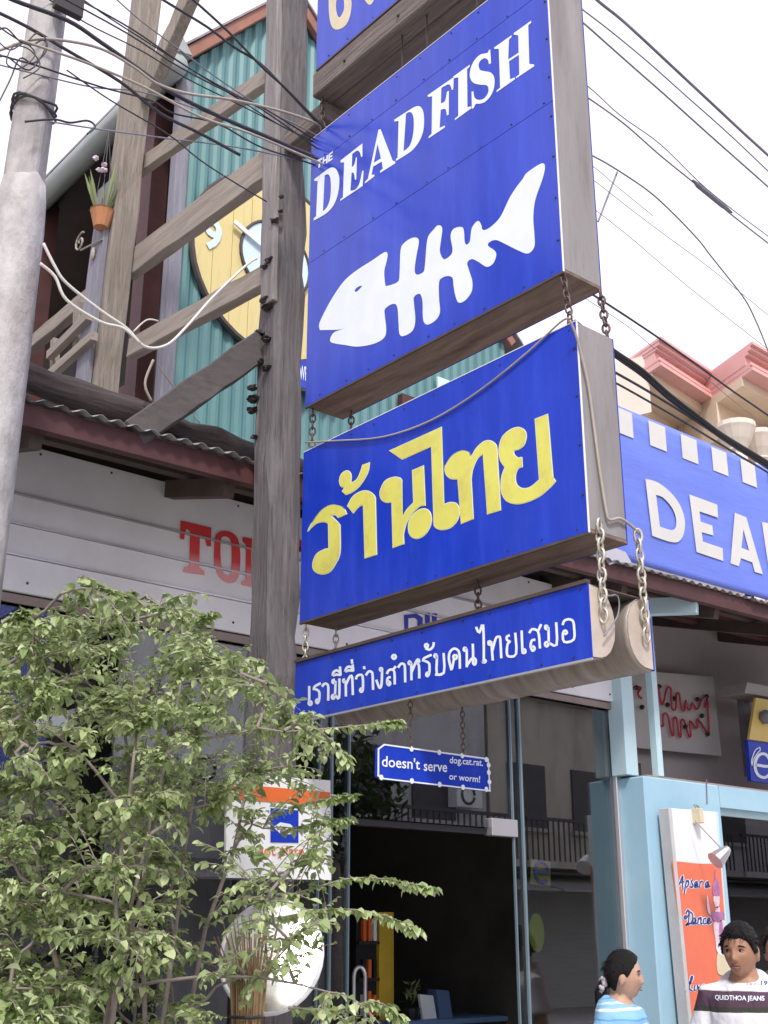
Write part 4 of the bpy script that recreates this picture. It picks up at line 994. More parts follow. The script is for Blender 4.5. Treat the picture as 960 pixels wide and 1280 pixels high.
tw = thing('small_wall_sign', hy(375, 470, YT - .08), 'small blue sign with white capitals on the teal wall below the clock', 'sign')
yy = YT - .08
MB().slab([[hy(362, 446, yy), hy(420, 462, yy), hy(420, 495, yy), hy(362, 480, yy)]], (0, .02, 0)).build('board', 'sign_blue', tw)
MB().slab([[hy(360, 480, yy - .004), hy(421, 495, yy - .004), hy(421, 499, yy - .004), hy(360, 484, yy - .004)]], (0, .03, 0)).build('bottom_frame', 'screw', tw)
letters('lettering', 'TOWE', hy(366, 472, yy - .003), hy(384, 476.5, yy - .003), hy(366, 454, yy - .003), 'sign_white', tw, bold=.02)

# flower pot hanging under the gutter, and the scrolled iron ornament
fc = hx(127, 275, 2.5)
fp = thing('hanging_flower_pot', fc, 'small orange flower pot with an upright plant, hanging beside the rear timber post', 'flower pot')
MB().tube([fc + V(0, 0, -.05), fc + V(0, 0, .05), fc + V(0, 0, .055)], [.04, .065, .07], 12).build('pot', 'terracotta', fp, smooth=False)
mb = MB()
for k in range(16):
    a_ = rnd.random() * 6.28; l = rnd.uniform(.12, .30); d_ = V(math.cos(a_) * .35, math.sin(a_) * .35, 1).normalized(); o = fc + V(math.cos(a_) * .03, math.sin(a_) * .03, .05)
    s_ = d_.cross(V(1, .3, 0)).normalized() * .011
    mb.add([o - s_ * .6, o + s_ * .6, o + d_ * l * .6 + s_, o + d_ * l, o + d_ * l * .6 - s_], [(0, 1, 2, 3, 4)])
mb.build('leaves', 'leaf', fp, recalc=False)
for k in range(5): MB().ball(fc + V(rnd.uniform(-.09, .03), rnd.uniform(-.05, .05), rnd.uniform(.28, .36)), (.018, .018, .012), 7, 4, .6).build('flower', 'lilac', fp)
for a_ in (0, 2.1, 4.2): MB().tube([fc + V(math.cos(a_) * .06, math.sin(a_) * .06, .05), fc + V(.02, .05, .62)], .003, 4).build('hanger', 'cable', fp)
so = hx(100, 303, 2.5)
mb = MB(); mb.tube([so + V(0, math.cos(t) * (.012 + .006 * t), math.sin(t) * (.012 + .006 * t)) for t in [k * .5 for k in range(18)]], .006, 5)
orn = thing('scroll_ornament', so, 'small pale scrolled ornament hanging in the dark gallery left of the rear post', 'ornament')
mb.build('scroll', 'cable_pale', orn)
MB().tube([so + V(0, -.02, -.06), so + V(.01, -.26, -.10)], .005, 5).build('rod', 'cable_pale', orn)
MB().ball(so + V(.005, -.17, -.15), (.012, .02, .04), 8, 6).build('drop', 'cable_pale', orn)

# ------------------------------------------------------------ pink and cream building far right
ZC = 8.2
pk = thing('cream_building', hz(900, 500, 0), 'cream building with a stepped salmon cornice and round columns behind the banner', 'building')
path = [hz(826, 456, ZC), hz(890, 497, ZC), hz(941, 462, ZC), hz(1010, 500, ZC), hz(1120, 455, ZC)]
path = [V(p.x, p.y, 0) for p in path]
cen = V(path[-1].x + 3, path[-1].y + 14, 0)
def inset(p, k): 
    d_ = (cen - p); d_.z = 0; return p + d_.normalized() * k
def courses(zlo, zhi, k, nm, m, p=path):
    L = [inset(q, k) for q in p] + [p[-1] + V(6, 10, 0), p[0] + V(4, 14, 0)]
    return MB().slab([[V(q.x, q.y, zlo) for q in L]], (0, 0, zhi - zlo)).build(nm, m, pk)
for zz0, zz1, kk in ((0, .05, 0), (.05, .08, .05), (.08, .12, .02), (.12, .24, .12), (.24, .28, .06), (.28, .33, .0), (.33, .37, -.05)):
    courses(ZC + zz0, ZC + zz1 - .002, kk, 'cornice', 'pink')
courses(ZC - .12, ZC - .001, .22, 'soffit', 'cream')
wallp = courses(0, ZC - .12, 1.5, 'wall', 'cream')
pa_ = inset(path[0], .3); pe = hz(758, 470, ZC - .1)
MB().slab([[V(pa_.x, pa_.y, ZC - .5), V(pe.x, pe.y + 1.5, ZC - .5), V(pe.x, pe.y + 4, ZC - .5), V(pa_.x + 2, pa_.y + 4, ZC - .5)]], (0, 0, .78)).build('parapet', 'cream_l', pk)
courses(ZC - .62, ZC - .121, .75, 'architrave', 'cream')
for px, py in ((926, 527), (955, 539), (1003, 560)):
    c = inset(hz(px, py, ZC - .62), .12)
    MB().tube([V(c.x, c.y, 0), V(c.x, c.y, ZC - 1.0)], [.125, .105], 16).build('column', 'cream_l', pk, smooth=True)
    for k in range(14):
        a_ = 2 * math.pi * k / 14; MB().tube([V(c.x + math.cos(a_) * .122, c.y + math.sin(a_) * .122, 4), V(c.x + math.cos(a_) * .106, c.y + math.sin(a_) * .106, ZC - 1.0)], .012, 5).build('flute', 'cream_l', pk)
    MB().tube([V(c.x, c.y, ZC - 1.0 + h_) for h_ in (0, .03, .05, .16, .28, .32, .379)], [.11, .14, .12, .18, .23, .25, .25], 16).build('capital', 'cream_l', pk)
for z in (3.2, 5.6): courses(z, z + .25, 1.35, 'string_course', 'cream_l')

# ------------------------------------------------------------ concrete utility pole at the left edge
YL = 3.62
c0 = hy(-17, 560, YL); c1 = hy(62, 0, YL); dL = (c1 - c0) / (c1.z - c0.z)
L = lambda z: c0 + dL * (z - c0.z)
up = thing('utility_pole', V(L(0).x, L(0).y, 0), 'leaning concrete utility pole with a mortar collar at the left edge of the picture', 'utility pole')
def oct_(z, w_):
    c = L(z); return [c + V(math.cos(a_) * w_, math.sin(a_) * w_ * .95, 0) for a_ in [R(22 + 45 * k + (8 if k % 2 else -8)) for k in range(8)]]
zt_ = hy(20, 225, YL).z
MB().loft([oct_(z, (.098 - .0055 * z) + .0025 * noise.noise(V(z * 3, 0, 2))) for z in [0, .5, 1, 1.5, 2, 2.5, 3, 3.5, 4, 4.5, 5, 5.5, 6, 7, 8]]).build('shaft', 'concrete', up, bevel=.006)
rings = []
for z in [0, .4, .8, 1.2, 1.6, 2.0, 2.4, 2.8, 3.2, 3.5, zt_ - .4, zt_ - .2, zt_ - .08, zt_]:
    w_ = .135 - .0105 * z if z < zt_ - .15 else (.086 if z < zt_ - .04 else .076)
    rings.append([L(z) + V(math.cos(a_) * w_ * (1 + .05 * noise.noise(V(math.cos(a_) * 2, math.sin(a_) * 2, z * 2.2))), math.sin(a_) * w_, .04 * noise.noise(V(math.cos(a_) * 2, math.sin(a_), 3)) if z > zt_ - .15 else 0) for a_ in [2 * math.pi * k / 14 for k in range(14)]])
MB().loft(rings).build('mortar_collar', 'mortar', up, smooth=True)
zb = hy(40, 142, YL).z
for dz in (0, .012, .03): MB().tube([L(zb + dz) + V(math.cos(a_) * .080, math.sin(a_) * .080, .02 * math.sin(a_ * 2 + dz * 60)) for a_ in [2 * math.pi * k / 16 for k in range(16)]], .005, 5, True).build('wire_band', 'cable', up)
MB().box(L(hy(50, 20, YL).z) + V(-.02, -.12, -.02), L(hy(50, 20, YL).z) + V(.09, -.09, .06)).build('bolt_bracket', 'screw', up)

# ------------------------------------------------------------ overhead cables
YC = 3.53
GC = 'overhead cables'
def cable(pts, r, m, label, y=YC, dy=None):
    n = len(pts); q = smooth_loop([(p[0], p[1]) for p in pts], 5, False)
    P = []
    for i, p in enumerate(q):
        t = i / (len(q) - 1); P.append(hy(p.x, p.y, y + (dy or 0) * t))
    return tag(MB().tube(P, r, 6).build('overhead_cable', m, None, smooth=True), label, 'cable', GC)
z1_ = lambda p: zp(p, 0, 0, 2.4)
YA = 3.50
BH = [(985, 500), (1060, 540)]
cable(z1_([(-60, -50), (40, 0), (200, 60), (300, 125), (400, 195), (520, 280), (660, 350), (800, 410), (935, 470), (1010, 505)]), .0085, 'cable', 'thickest black cable sweeping from the top left corner down to the post', YA)
cable(z1_([(-60, 165), (0, 150), (90, 120), (180, 120), (300, 145), (400, 200), (470, 250), (560, 280), (700, 300), (850, 335), (950, 370), (1010, 400)]), .0055, 'cable_pale', 'pale beige cable that bends over the rear timber post', YA - .03)
cable(z1_([(-60, 15), (0, 40), (90, 85), (200, 150), (360, 245), (480, 340), (600, 400), (720, 465)]), .0065, 'cable', 'black cable crossing the concrete pole below the thickest one', YA + .02)
cable(z1_([(60, 120), (250, 185), (430, 260), (600, 350), (750, 400), (940, 480), (1010, 510)]), .005, 'cable_pale', 'pale cable running just below the thickest black cable', YA - .05)
cable(z1_([(160, -20), (200, 0), (390, 105), (520, 190), (640, 255), (780, 325), (930, 430), (1000, 480)]), .0035, 'cable', 'thin black cable from the top edge, right of the concrete pole, passing the rear post', YA)
cable(z1_([(200, -20), (240, 0), (400, 90), (560, 200), (700, 280), (800, 330), (930, 410), (1000, 455)]), .0035, 'cable', 'thin black cable close above its neighbour, crossing the teal gable', YA + .02)
cable(z1_([(230, -15), (330, 55), (480, 150), (600, 225), (720, 300), (830, 370), (930, 420), (1000, 462)]), .003, 'cable', 'thinnest black cable among those crossing the teal gable', YA + .03)
cable(z1_([(440, -35), (490, 0), (620, 80), (700, 140), (780, 190), (860, 270), (945, 360), (1000, 410)]), .0055, 'cable', 'black cable crossing the top of the orange brown barge board', YA - .02)
cable(z1_([(540, -30), (580, 0), (690, 100), (780, 195), (860, 268), (940, 350), (1000, 405)]), .0055, 'cable', 'black cable entering from the top edge left of the main post', YA - .04)
cable(z1_([(-20, 150), (0, 165), (120, 200), (300, 260), (450, 300), (520, 340), (650, 370), (780, 440), (930, 490), (1000, 520)]), .0035, 'cable', 'lower thin black cable running from the pole to the post', YA + .02)
cable(z1_([(200, 210), (330, 300), (500, 400), (600, 480), (700, 545), (800, 605)]), .003, 'cable', 'thin black line ending on the post at the yellow clock', YA + .02)
cable(z1_([(150, 365), (280, 385), (500, 415), (700, 440), (900, 480)]), .003, 'cable_grey', 'thin twisted grey line leaving the wire band of the concrete pole', YA + .04)
cable(z1_([(75, 365), (160, 358), (210, 368), (262, 362), (285, 380), (262, 402)]), .004, 'cable', 'short loose twist of wire beside the concrete pole', YA)
cable(z1_([(-10, 75), (40, 110), (90, 135), (130, 120), (140, 150), (100, 190), (60, 175), (30, 240), (-5, 310)]), .003, 'cable', 'tangle of thin wire in front of the concrete pole', YA - .03)
cable(z1_([(-10, 95), (20, 85), (70, 130), (110, 100), (140, 130), (90, 210), (20, 170), (-10, 175)]), .003, 'cable', 'loop of thin black wire at the left edge of the concrete pole', YA - .05)
cable(z1_([(120, -20), (260, 70), (420, 150), (560, 235), (700, 305), (880, 395), (1000, 450)]), .0028, 'cable', 'fine black cable between the thickest one and its thin neighbours', YA + .05)
cable(z1_([(-20, 190), (120, 225), (280, 262), (420, 275), (600, 330), (760, 395), (930, 460), (1000, 490)]), .0028, 'cable_grey', 'fine grey cable sagging below the lower black ones', YA + .05)
cable(z1_([(330, -20), (420, 60), (540, 150), (660, 240), (800, 330), (930, 395), (1000, 440)]), .003, 'cable_grey', 'fine grey cable from the top edge across the rear brace', YA + .06)
cable(z1_([(-10, 120), (30, 150), (75, 130), (105, 165), (60, 205), (20, 190), (40, 140), (90, 150), (120, 200), (70, 235)]), .0025, 'cable', 'knotted coil of fine wire left of the wire band', YA - .06)
z2_ = lambda p: zp(p, 0, 300, 2.4)
cable(z2_([(130, 10), (165, 80), (200, 130), (300, 210), (380, 265), (435, 320), (500, 315), (560, 260), (640, 170), (740, 75), (770, 55)]), .0055, 'cable_white', 'upper white cable hanging slack from the pole and along a timber beam', YA - .02, .0)
cable(z2_([(120, 70), (165, 110), (200, 180), (300, 245), (370, 265), (420, 310)]), .0055, 'cable_white', 'lower white cable hanging slack from the pole', YA - .03)
cable(z2_([(400, 275), (440, 240), (475, 243)]), .0045, 'cable_white', 'short white cable end beside the red gallery post', 5.2)
cable(z2_([(460, 360), (435, 430), (455, 485)]), .006, 'cable_pale', 'short beige cable dropping behind the brace to the log', 4.05)
cable(z2_([(470, 370), (520, 440), (600, 550)]), .004, 'cable_pale', 'thin pale cable against the teal wall', 5.4)
z6_ = lambda p: zp(p, 690, 0, 3.5556)
z7_ = lambda p: zp(p, 690, 280, 3.5556)
YR = 3.45
cable(z6_([(60, -130), (200, 0), (300, 80), (400, 170), (550, 310), (700, 450), (850, 590), (960, 690), (1100, 820)]), .0100, 'cable_grey', 'thickest cable in the sky right of the signs, the uppermost one', YR)
cable(z6_([(-60, -120), (120, 30), (250, 130), (420, 270), (600, 430), (780, 590), (960, 760), (1100, 895)]), .0048, 'cable_grey', 'thin cable, second from the top in the sky right of the signs', YR + .02)
cable(z6_([(-60, -60), (125, 90), (250, 200), (380, 315), (500, 420), (700, 600), (960, 830), (1100, 955)]), .0062, 'cable_grey', 'cable, third from the top in the sky right of the signs', YR + .04)
cable(z6_([(-60, 230), (155, 380), (300, 510), (480, 640), (660, 815), (800, 930), (960, 1050), (1100, 1160)]), .0035, 'cable_grey', 'upper thin cable of the spliced pair in the sky', YR)
cable(z6_([(-60, 290), (160, 435), (320, 550), (480, 690), (640, 820), (780, 940), (940, 1065), (1100, 1190)]), .005, 'cable_grey', 'lower cable of the spliced pair in the sky', YR + .03)
sp = z6_([(625, 800), (650, 825), (760, 915), (800, 945)])
tag(MB().tube([hy(p[0], p[1], YR + .015) for p in sp], [.006, .016, .016, .006], 7).build('cable_splice', 'cable_grey', None, smooth=True), 'lumpy splice where two sky cables are bound together', 'cable splice')
cable(z6_([(60, 640), (185, 695), (290, 755), (430, 850), (540, 950), (650, 1065), (700, 1130), (780, 1230), (860, 1335), (910, 1435), (955, 1545), (990, 1640)]), .0052, 'cable_grey', 'arching rod-like wire that curves down across the sky', 3.7)
tag(MB().tube([hy(*z6_([(290, 765)])[0], 3.72), hy(*z6_([(205, 985)])[0], 3.72)], .006, 6).build('antenna_rod', 'cable_grey', None), 'short slanting rod crossing thin wires beside the fish sign', 'rod')
for L_, lab in (([(60, 660), (190, 745), (290, 830), (450, 960)], 'faint thin wire, upper one crossing the slanting rod'), ([(60, 720), (190, 805), (350, 930), (530, 1065), (700, 1190), (960, 1400)], 'faint thin wire, middle one crossing the slanting rod'), ([(100, 870), (215, 950), (360, 1065), (470, 1160), (650, 1310), (950, 1545)], 'faint thin wire, lowest one crossing the slanting rod')):
    cable(z6_(L_), .0022, 'cable_grey', lab, 3.7)
cable(z7_([(60, 240), (230, 345), (450, 490), (650, 630), (800, 740), (960, 850), (1100, 950)]), .006, 'cable', 'dark cable passing above the white parapet of the cream building', YR)
cable(z7_([(100, 300), (330, 450), (480, 570), (650, 660), (800, 780), (960, 905)]), .002, 'cable_grey', 'hair thin wire in front of the salmon cornice', 3.7)
for k, (o, r) in enumerate(((-14, .008), (-2, .010), (10, .009))):
    cable(z7_([(p[0], p[1] + o * (1 - .3 * math.sin(p[0] * .01 + k))) for p in ((100, 440), (270, 568), (400, 662), (520, 770), (650, 865), (760, 945), (960, 1072), (1100, 1170))]), r, 'cable', ('uppermost', 'middle and thickest', 'lowest')[k] + ' black strand of the thick cable bundle in front of the cream building', YR + .012 * k)
cable(z7_([(100, 560), (290, 665), (430, 745), (600, 850), (760, 955), (960, 1085), (1100, 1180)]), .007, 'cable', 'black cable just under the thick bundle', YR + .02)
cable(z7_([(100, 610), (290, 710), (450, 800), (620, 900), (800, 1010), (960, 1105), (1100, 1195)]), .006, 'cable', 'lowest black cable right of the signs, along the banner top', YR + .03)
sl = lambda *q: smooth_loop(q, 4, False)
# loose wire draped along the top of the yellow lettered sign
dr = [hx(p.x, p.y, 2.590) for p in sl((382, 553), (420, 551), (480, 546), (540, 525), (600, 488), (660, 440), (700, 403), (712, 398))]
tag(MB().tube(dr, .0035, 6).build('draped_wire', 'cable_pale', None, smooth=True), 'pale wire draped across the top of the yellow lettered sign', 'wire')
dr = [hy(p.x, p.y, 2.128) for p in sl((712, 400), (722, 425), (735, 480), (742, 530), (750, 590), (758, 640), (762, 650), (775, 648), (790, 658), (800, 668))]
tag(MB().tube(dr, .0045, 6).build('draped_wire', 'cable_pale', None, smooth=True), 'pale wire running down the end board of the yellow lettered sign', 'wire')
dr = [hy(p.x, p.y, 2.135) for p in sl((752, 650), (748, 700), (756, 742), (772, 745), (772, 770), (755, 795))]
tag(MB().tube(dr, .0025, 5).build('draped_wire', 'cable_grey', None, smooth=True), 'thin wire looping over the front end block of the lowest sign', 'wire')

# ------------------------------------------------------------ dance poster board, clamp lamp
yb = 4.30
pd = thing('poster_board', V(hy(870, 1200, yb).x, yb, .6), 'tall white framed board with an orange dance poster leaning on the light blue wall', 'poster board')
bb = lambda px, py: hy(px, py, yb)
TL, TR, BR, BL = bb(837, 1010), bb(895, 1015), bb(917, 1300), bb(865, 1300)
down = lambda a, b, z: a + (b - a) * ((z - a.z) / (b.z - a.z))
BL = down(TL, BL, .75); BR = down(TR, BR, .75)
MB().slab([[TL, TR, BR, BL]], (0, .025, 0)).build('board', 'paper', pd, bevel=.003)
fr = mat('grey white frame', (.50, .50, .50), .7, .1, 6, .1)
MB().beam(TL + V(-.005, .03, 0), BL + V(-.005, .03, 0), .03, .075, 1, 0, (0, 1, 0)).build('frame_rail', fr, pd, bevel=.003)
MB().beam(TR + V(.008, .03, 0), BR + V(.008, .03, 0), .02, .07, 1, 0, (0, 1, 0)).build('frame_rail', 'blue_trim', pd, bevel=.003)
bq = lambda px, py: hy(px, py, yb - .004)
pL, pR = bq(840, 1076), bq(903.5, 1080)
pBL = down(pL, bq(866, 1300), .78); pBR = down(pR, bq(919, 1300), .78)
MB().slab([[pL, pL.lerp(pR, .5) + V(0, 0, -.006), pR, pBR, pBL]], (0, .0025, 0)).build('poster', 'poster', pd)
zd = lambda pts: zp(pts, 830, 1070, 6.737)
fg = lambda px, py: hy(px, py, yb - .0065)
SCR = [zd(q) for q in ([(103, 250), (118, 252), (135, 225), (158, 163), (156, 240), (160, 275)], [(128, 228), (168, 214)], [(190, 203), (181, 250), (170, 318)], [(188, 215), (205, 206), (206, 240), (188, 265)], [(242, 200), (230, 215), (243, 245), (234, 266), (218, 256)],
    [(282, 215), (264, 220), (256, 255), (266, 265), (284, 225), (281, 260), (294, 258)], [(304, 212), (300, 264)], [(302, 232), (314, 212), (328, 217)], [(374, 215), (354, 225), (348, 258), (360, 266), (377, 225), (373, 260), (390, 255)],
    [(188, 500), (170, 512), (178, 532), (204, 500), (212, 468), (200, 455), (186, 480)], [(214, 465), (210, 520), (200, 572), (182, 580), (212, 568), (242, 572)], [(196, 462), (236, 482), (242, 525), (228, 562), (206, 578)], [(264, 520), (246, 530), (240, 565), (252, 573), (270, 530), (267, 570), (278, 568)],
    [(290, 518), (284, 573)], [(286, 540), (306, 518), (314, 526), (309, 571), (322, 566)], [(354, 526), (336, 530), (330, 560), (342, 573), (357, 562)], [(366, 556), (386, 540), (383, 522), (369, 530), (364, 560), (376, 573), (402, 553)],
    [(212, 1080), (236, 1040), (240, 1014), (228, 1020), (218, 1080), (204, 1130), (184, 1130), (214, 1124), (238, 1136)], [(260, 1085), (254, 1130), (264, 1132)], [(282, 1085), (287, 1130), (310, 1085)], [(322, 1115), (342, 1100), (338, 1085), (325, 1092), (320, 1120), (332, 1134), (356, 1118)])]
strokes('lettering_halo', SCR, 3.6, lambda px, py: hy(px, py, yb - .005), 'sign_white', pd, (0, -.0001, 0))
strokes('lettering', SCR, 1.7, lambda px, py: hy(px, py, yb - .0062), 'navy', pd, (0, -.0001, 0))
for L_, m_ in (([(430, 110), (440, 190), (465, 240), (470, 330), (415, 330), (410, 260), (425, 200)], 'violet'), ([(418, 340), (450, 320), (468, 345), (462, 420), (440, 440), (422, 400)], 'lilac'), ([(440, 430), (465, 430), (470, 480), (430, 480)], 'lilac'),
               ([(395, 480), (450, 470), (505, 475), (500, 530), (450, 560), (405, 525)], 'violet'), ([(365, 330), (385, 440), (395, 500), (370, 470), (360, 400)], 'lilac'), ([(420, 560), (510, 545), (525, 680), (515, 800), (450, 790), (430, 680)], 'lilac'), ([(440, 760), (480, 800), (515, 755), (515, 790), (480, 835), (445, 800)], 'sign_white'), ([(450, 820), (515, 810), (560, 980), (455, 990)], 'cream_yellow'), ([(465, 560), (490, 560), (500, 740), (480, 780), (465, 720)], 'violet')):
    paint('dancer_print', [zd(L_)], lambda px, py: fg(px, py) + V(0, -.0003 * rnd.randrange(1, 2), 0), m_, pd, (0, -.0006 * (1 + (m_ == 'violet') + 2 * (m_ == 'sign_white')), 0))
lp = thing('clamp_lamp', bb(868, 1016), 'small clip-on lamp with silver shade on a thin arm above the poster', 'lamp')
MB().box(bb(864, 1011) + V(0, -.06, 0), bb(870, 1030) + V(0, .02, 0)).build('clamp', 'cream_yellow', lp, bevel=.004)
MB().tube([bb(866, 1012) + V(0, -.03, 0), bb(868, 1006), bb(873, 1008), bb(872, 1014) + V(0, -.03, 0)], .006, 5).build('clip_spring', 'cable_pale', lp)
MB().tube([hy(869, 1026, yb - .06), hy(886, 1044, yb - .13), hy(903, 1062, yb - .19)], .004, 5).build('arm', 'cable_pale', lp)
h_ = hy(903, 1068, yb - .2)
MB().tube([h_ + V(.035, -.02, .035), h_ + V(.02, -.01, .02), h_ + V(-.02, .01, -.015), h_ + V(-.045, .02, -.035)], [.018, .03, .045, .052], 10).build('shade', 'alu', lp)

# ------------------------------------------------------------ notice board with hot plate, mirror and broom on the main post
yh = 3.58
hp_ = thing('hot_plate_sign', hy(349, 1098, yh), 'white sign with orange stripe and blue square on the main post behind the shrub', 'sign')
hq = lambda px, py: hy(px, py, yh)
MB().slab([[hq(284, 966), hq(413, 975.5), hq(414, 1100), hq(282, 1097)]], (0, .012, 0)).build('board', 'paper', hp_)
ho = lambda px, py: hy(px, py, yh - .001)
MB().slab([[ho(284, 979), ho(412.6, 990.5), ho(412, 1007.5), ho(284, 999)]], (0, -.001, 0)).build('stripe', 'orange', hp_)
MB().slab([[ho(338, 1010), ho(373, 1013), ho(373, 1053.5), ho(338, 1053)]], (0, -.001, 0)).build('square', 'sign_blue', hp_)
MB().slab([[V(p.x, yh - .0021, p.z) for p in (ho(341, 1034), ho(350, 1028), ho(362, 1030), ho(369, 1036), ho(362, 1043), ho(350, 1042))]], (0, -.001, 0)).build('fish_mark', 'sign_white', hp_)
letters('lettering', 'hot plate', ho(322, 1073), ho(380, 1074), ho(322, 1056), 'orange', hp_, bold=.01, off=(0, -.0015, 0))
mc = hy(339, 1192, 3.55)
mrr = thing('round_mirror', mc, 'round convex mirror with a pale rim on the main post, below the hot plate sign', 'mirror')
nrm = V(-.60, -.66, .46).normalized(); ua = nrm.cross(V(0, 0, 1)).normalized(); va = ua.cross(nrm)
RM = .17
mb = MB(); rings = []
vs = [mc]; fs = []
for j in range(1, 9):
    t = j / 8
    for k in range(32):
        a_ = 2 * math.pi * k / 32; vs.append(mc + ua * (RM * t * math.cos(a_)) + va * (RM * 1.18 * t * math.sin(a_)) - nrm * (.010 * t * t))
for k in range(32): fs.append((0, 1 + k, 1 + (k + 1) % 32))
for j in range(7):
    for k in range(32): a0 = 1 + j * 32; fs.append((a0 + k, a0 + 32 + k, a0 + 32 + (k + 1) % 32, a0 + (k + 1) % 32))
mb.add(vs, fs); mb.build('mirror_face', 'mirror', mrr, smooth=True)
MB().tube([mc + ua * (RM * 1.01 * math.cos(a_)) + va * (RM * 1.19 * math.sin(a_)) - nrm * .012 for a_ in [2 * math.pi * k / 32 for k in range(32)]], .008, 6, True).build('rim', 'paper', mrr, smooth=True)
MB().loft([[mc + ua * (RM * s_ * math.cos(2 * math.pi * k / 24)) + va * (RM * 1.18 * s_ * math.sin(2 * math.pi * k / 24)) - nrm * d_ for k in range(24)] for s_, d_ in ((1.0, .016), (.8, .04), (.3, .055))]).build('back_shell', 'paper', mrr)
MB().beam(mc - nrm * .05, V(2.72, 3.70, mc.z - .05), .03, .03).build('arm', 'black', mrr)
bc = hy(310, 1215, 3.36)
br_ = thing('twig_broom', V(bc.x, bc.y, 0), 'upturned broom of tan twigs standing in front of the round mirror', 'broom')
mb = MB()
top_, low_ = hy(306, 1150, 3.36), hy(308, 1275, 3.36)
for k in range(70):
    a_ = rnd.random() * 6.28; rr = math.sqrt(rnd.random())
    o = V(math.cos(a_) * rr, math.sin(a_) * rr, 0)
    mb.tube([low_ + o * .045 + V(0, 0, -.06), low_ + o * .06 + V(0, 0, .12), top_ + o * .11 + V(0, 0, rnd.uniform(-.14, .02))], [.0035, .003, .0018], 4)
tag(mb.build('twigs', 'straw', br_, recalc=False), kind='stuff')
MB().tube([V(low_.x, low_.y, 0), low_ + V(0, 0, .02)], .016, 7).build('handle', 'wood_pale', br_, smooth=True)
for z in (-.03, .01): MB().tube([low_ + V(math.cos(a_) * .052, math.sin(a_) * .052, z) for a_ in [2 * math.pi * k / 14 for k in range(14)]], .005, 5, True).build('binding', 'cable', br_)

# ------------------------------------------------------------ people
def smooth(t): t = max(0, min(1, t)); return t * t * (3 - 2 * t)
def lerp_tab(tab, x):
    if x <= tab[0][0]: return tab[0][1]
    for (a0, b0), (a1, b1_) in zip(tab, tab[1:]):
        if x <= a1: return b0 + (b1_ - b0) * (x - a0) / (a1 - a0)
    return tab[-1][1]
def head_point(lam, phi, fem=0):
    cx, sx, cp, sp_ = math.cos(lam), math.sin(lam), math.cos(phi), math.sin(phi)
    z = .116 * sp_; front = max(0, cx)
    t = max(0, min(1, (-z - .005) / .11))
    e = 1 - .42 * t * smooth(front * 1.5 + .2) if z < 0 else 1 - .10 * front
    cpe = max(cp, 1e-4) ** e
    x = .078 * sx * cpe * (1 - (.25 + .07 * fem) * t ** 1.4)
    y = -.093 * cx * cpe
    if y > 0: y *= 1 - .55 * t
    if cx > 0:
        g = lambda a, b, sa, sb: math.exp(-((abs(x) - a) / sa) ** 2 - ((z - b) / sb) ** 2)
        k = smooth(cx * 2)
        y += k * (.010 * g(.031, .004, .017, .012) - .004 * g(.028, .022, .022, .009))
        y -= k * (.017 * math.exp(-(x / .0135) ** 2 - ((z + .031) / .015) ** 2) + .010 * math.exp(-(x / .010) ** 2 - ((z + .008) / .022) ** 2) + .006 * math.exp(-((abs(x) - .013) / .007) ** 2 - ((z + .036) / .008) ** 2))
        y -= k * (.0055 * math.exp(-(x / .022) ** 2 - ((z + .058) / .006) ** 2) + .0060 * math.exp(-(x / .020) ** 2 - ((z + .070) / .006) ** 2) - .003 * math.exp(-(x / .024) ** 2 - ((z + .064) / .0025) ** 2))
        y -= k * .006 * math.exp(-(x / .022) ** 2 - ((z + .096) / .014) ** 2)
        y -= k * .004 * g(.045, -.022, .018, .02)
    return Vector((x, y, z))
def remeshed(mb, name, m, parent, voxel, T, smooth_it=4):
    me = bpy.data.meshes.new('tmp'); me.from_pydata([tuple(v) for v in mb.v], [], mb.f)
    bm = bmesh.new(); bm.from_mesh(me); bmesh.ops.recalc_face_normals(bm, faces=bm.faces); bm.to_mesh(me); bm.free()
    o = bpy.data.objects.new('tmp', me); COL.objects.link(o)
    md = o.modifiers.new('r', 'REMESH'); md.mode = 'VOXEL'; md.voxel_size = voxel
    if smooth_it: ms = o.modifiers.new('s', 'SMOOTH'); ms.iterations = smooth_it; ms.factor = .5
    dg = bpy.context.evaluated_depsgraph_get(); dg.update()
    out = bpy.data.meshes.new_from_object(o.evaluated_get(dg))
    bpy.data.objects.remove(o); bpy.data.meshes.remove(me)
    out.materials.clear(); out.materials.append(M[m] if isinstance(m, str) else m)
    local = out.copy()
    out.transform(T); out.polygons.foreach_set('use_smooth', [True] * len(out.polygons)); out.name = name
    ob = link_mesh(name, out, parent)
    return ob, local
def ring(z, hw, hd, yc=0, n=20, p=2.3):
    out = []
    for k in range(n):
        t = 2 * math.pi * k / n; c, s_ = math.cos(t), math.sin(t)
        out.append(Vector((hw * math.copysign(abs(c) ** (2 / p), c), yc + hd * math.copysign(abs(s_) ** (2 / p), s_), z)))
    return out
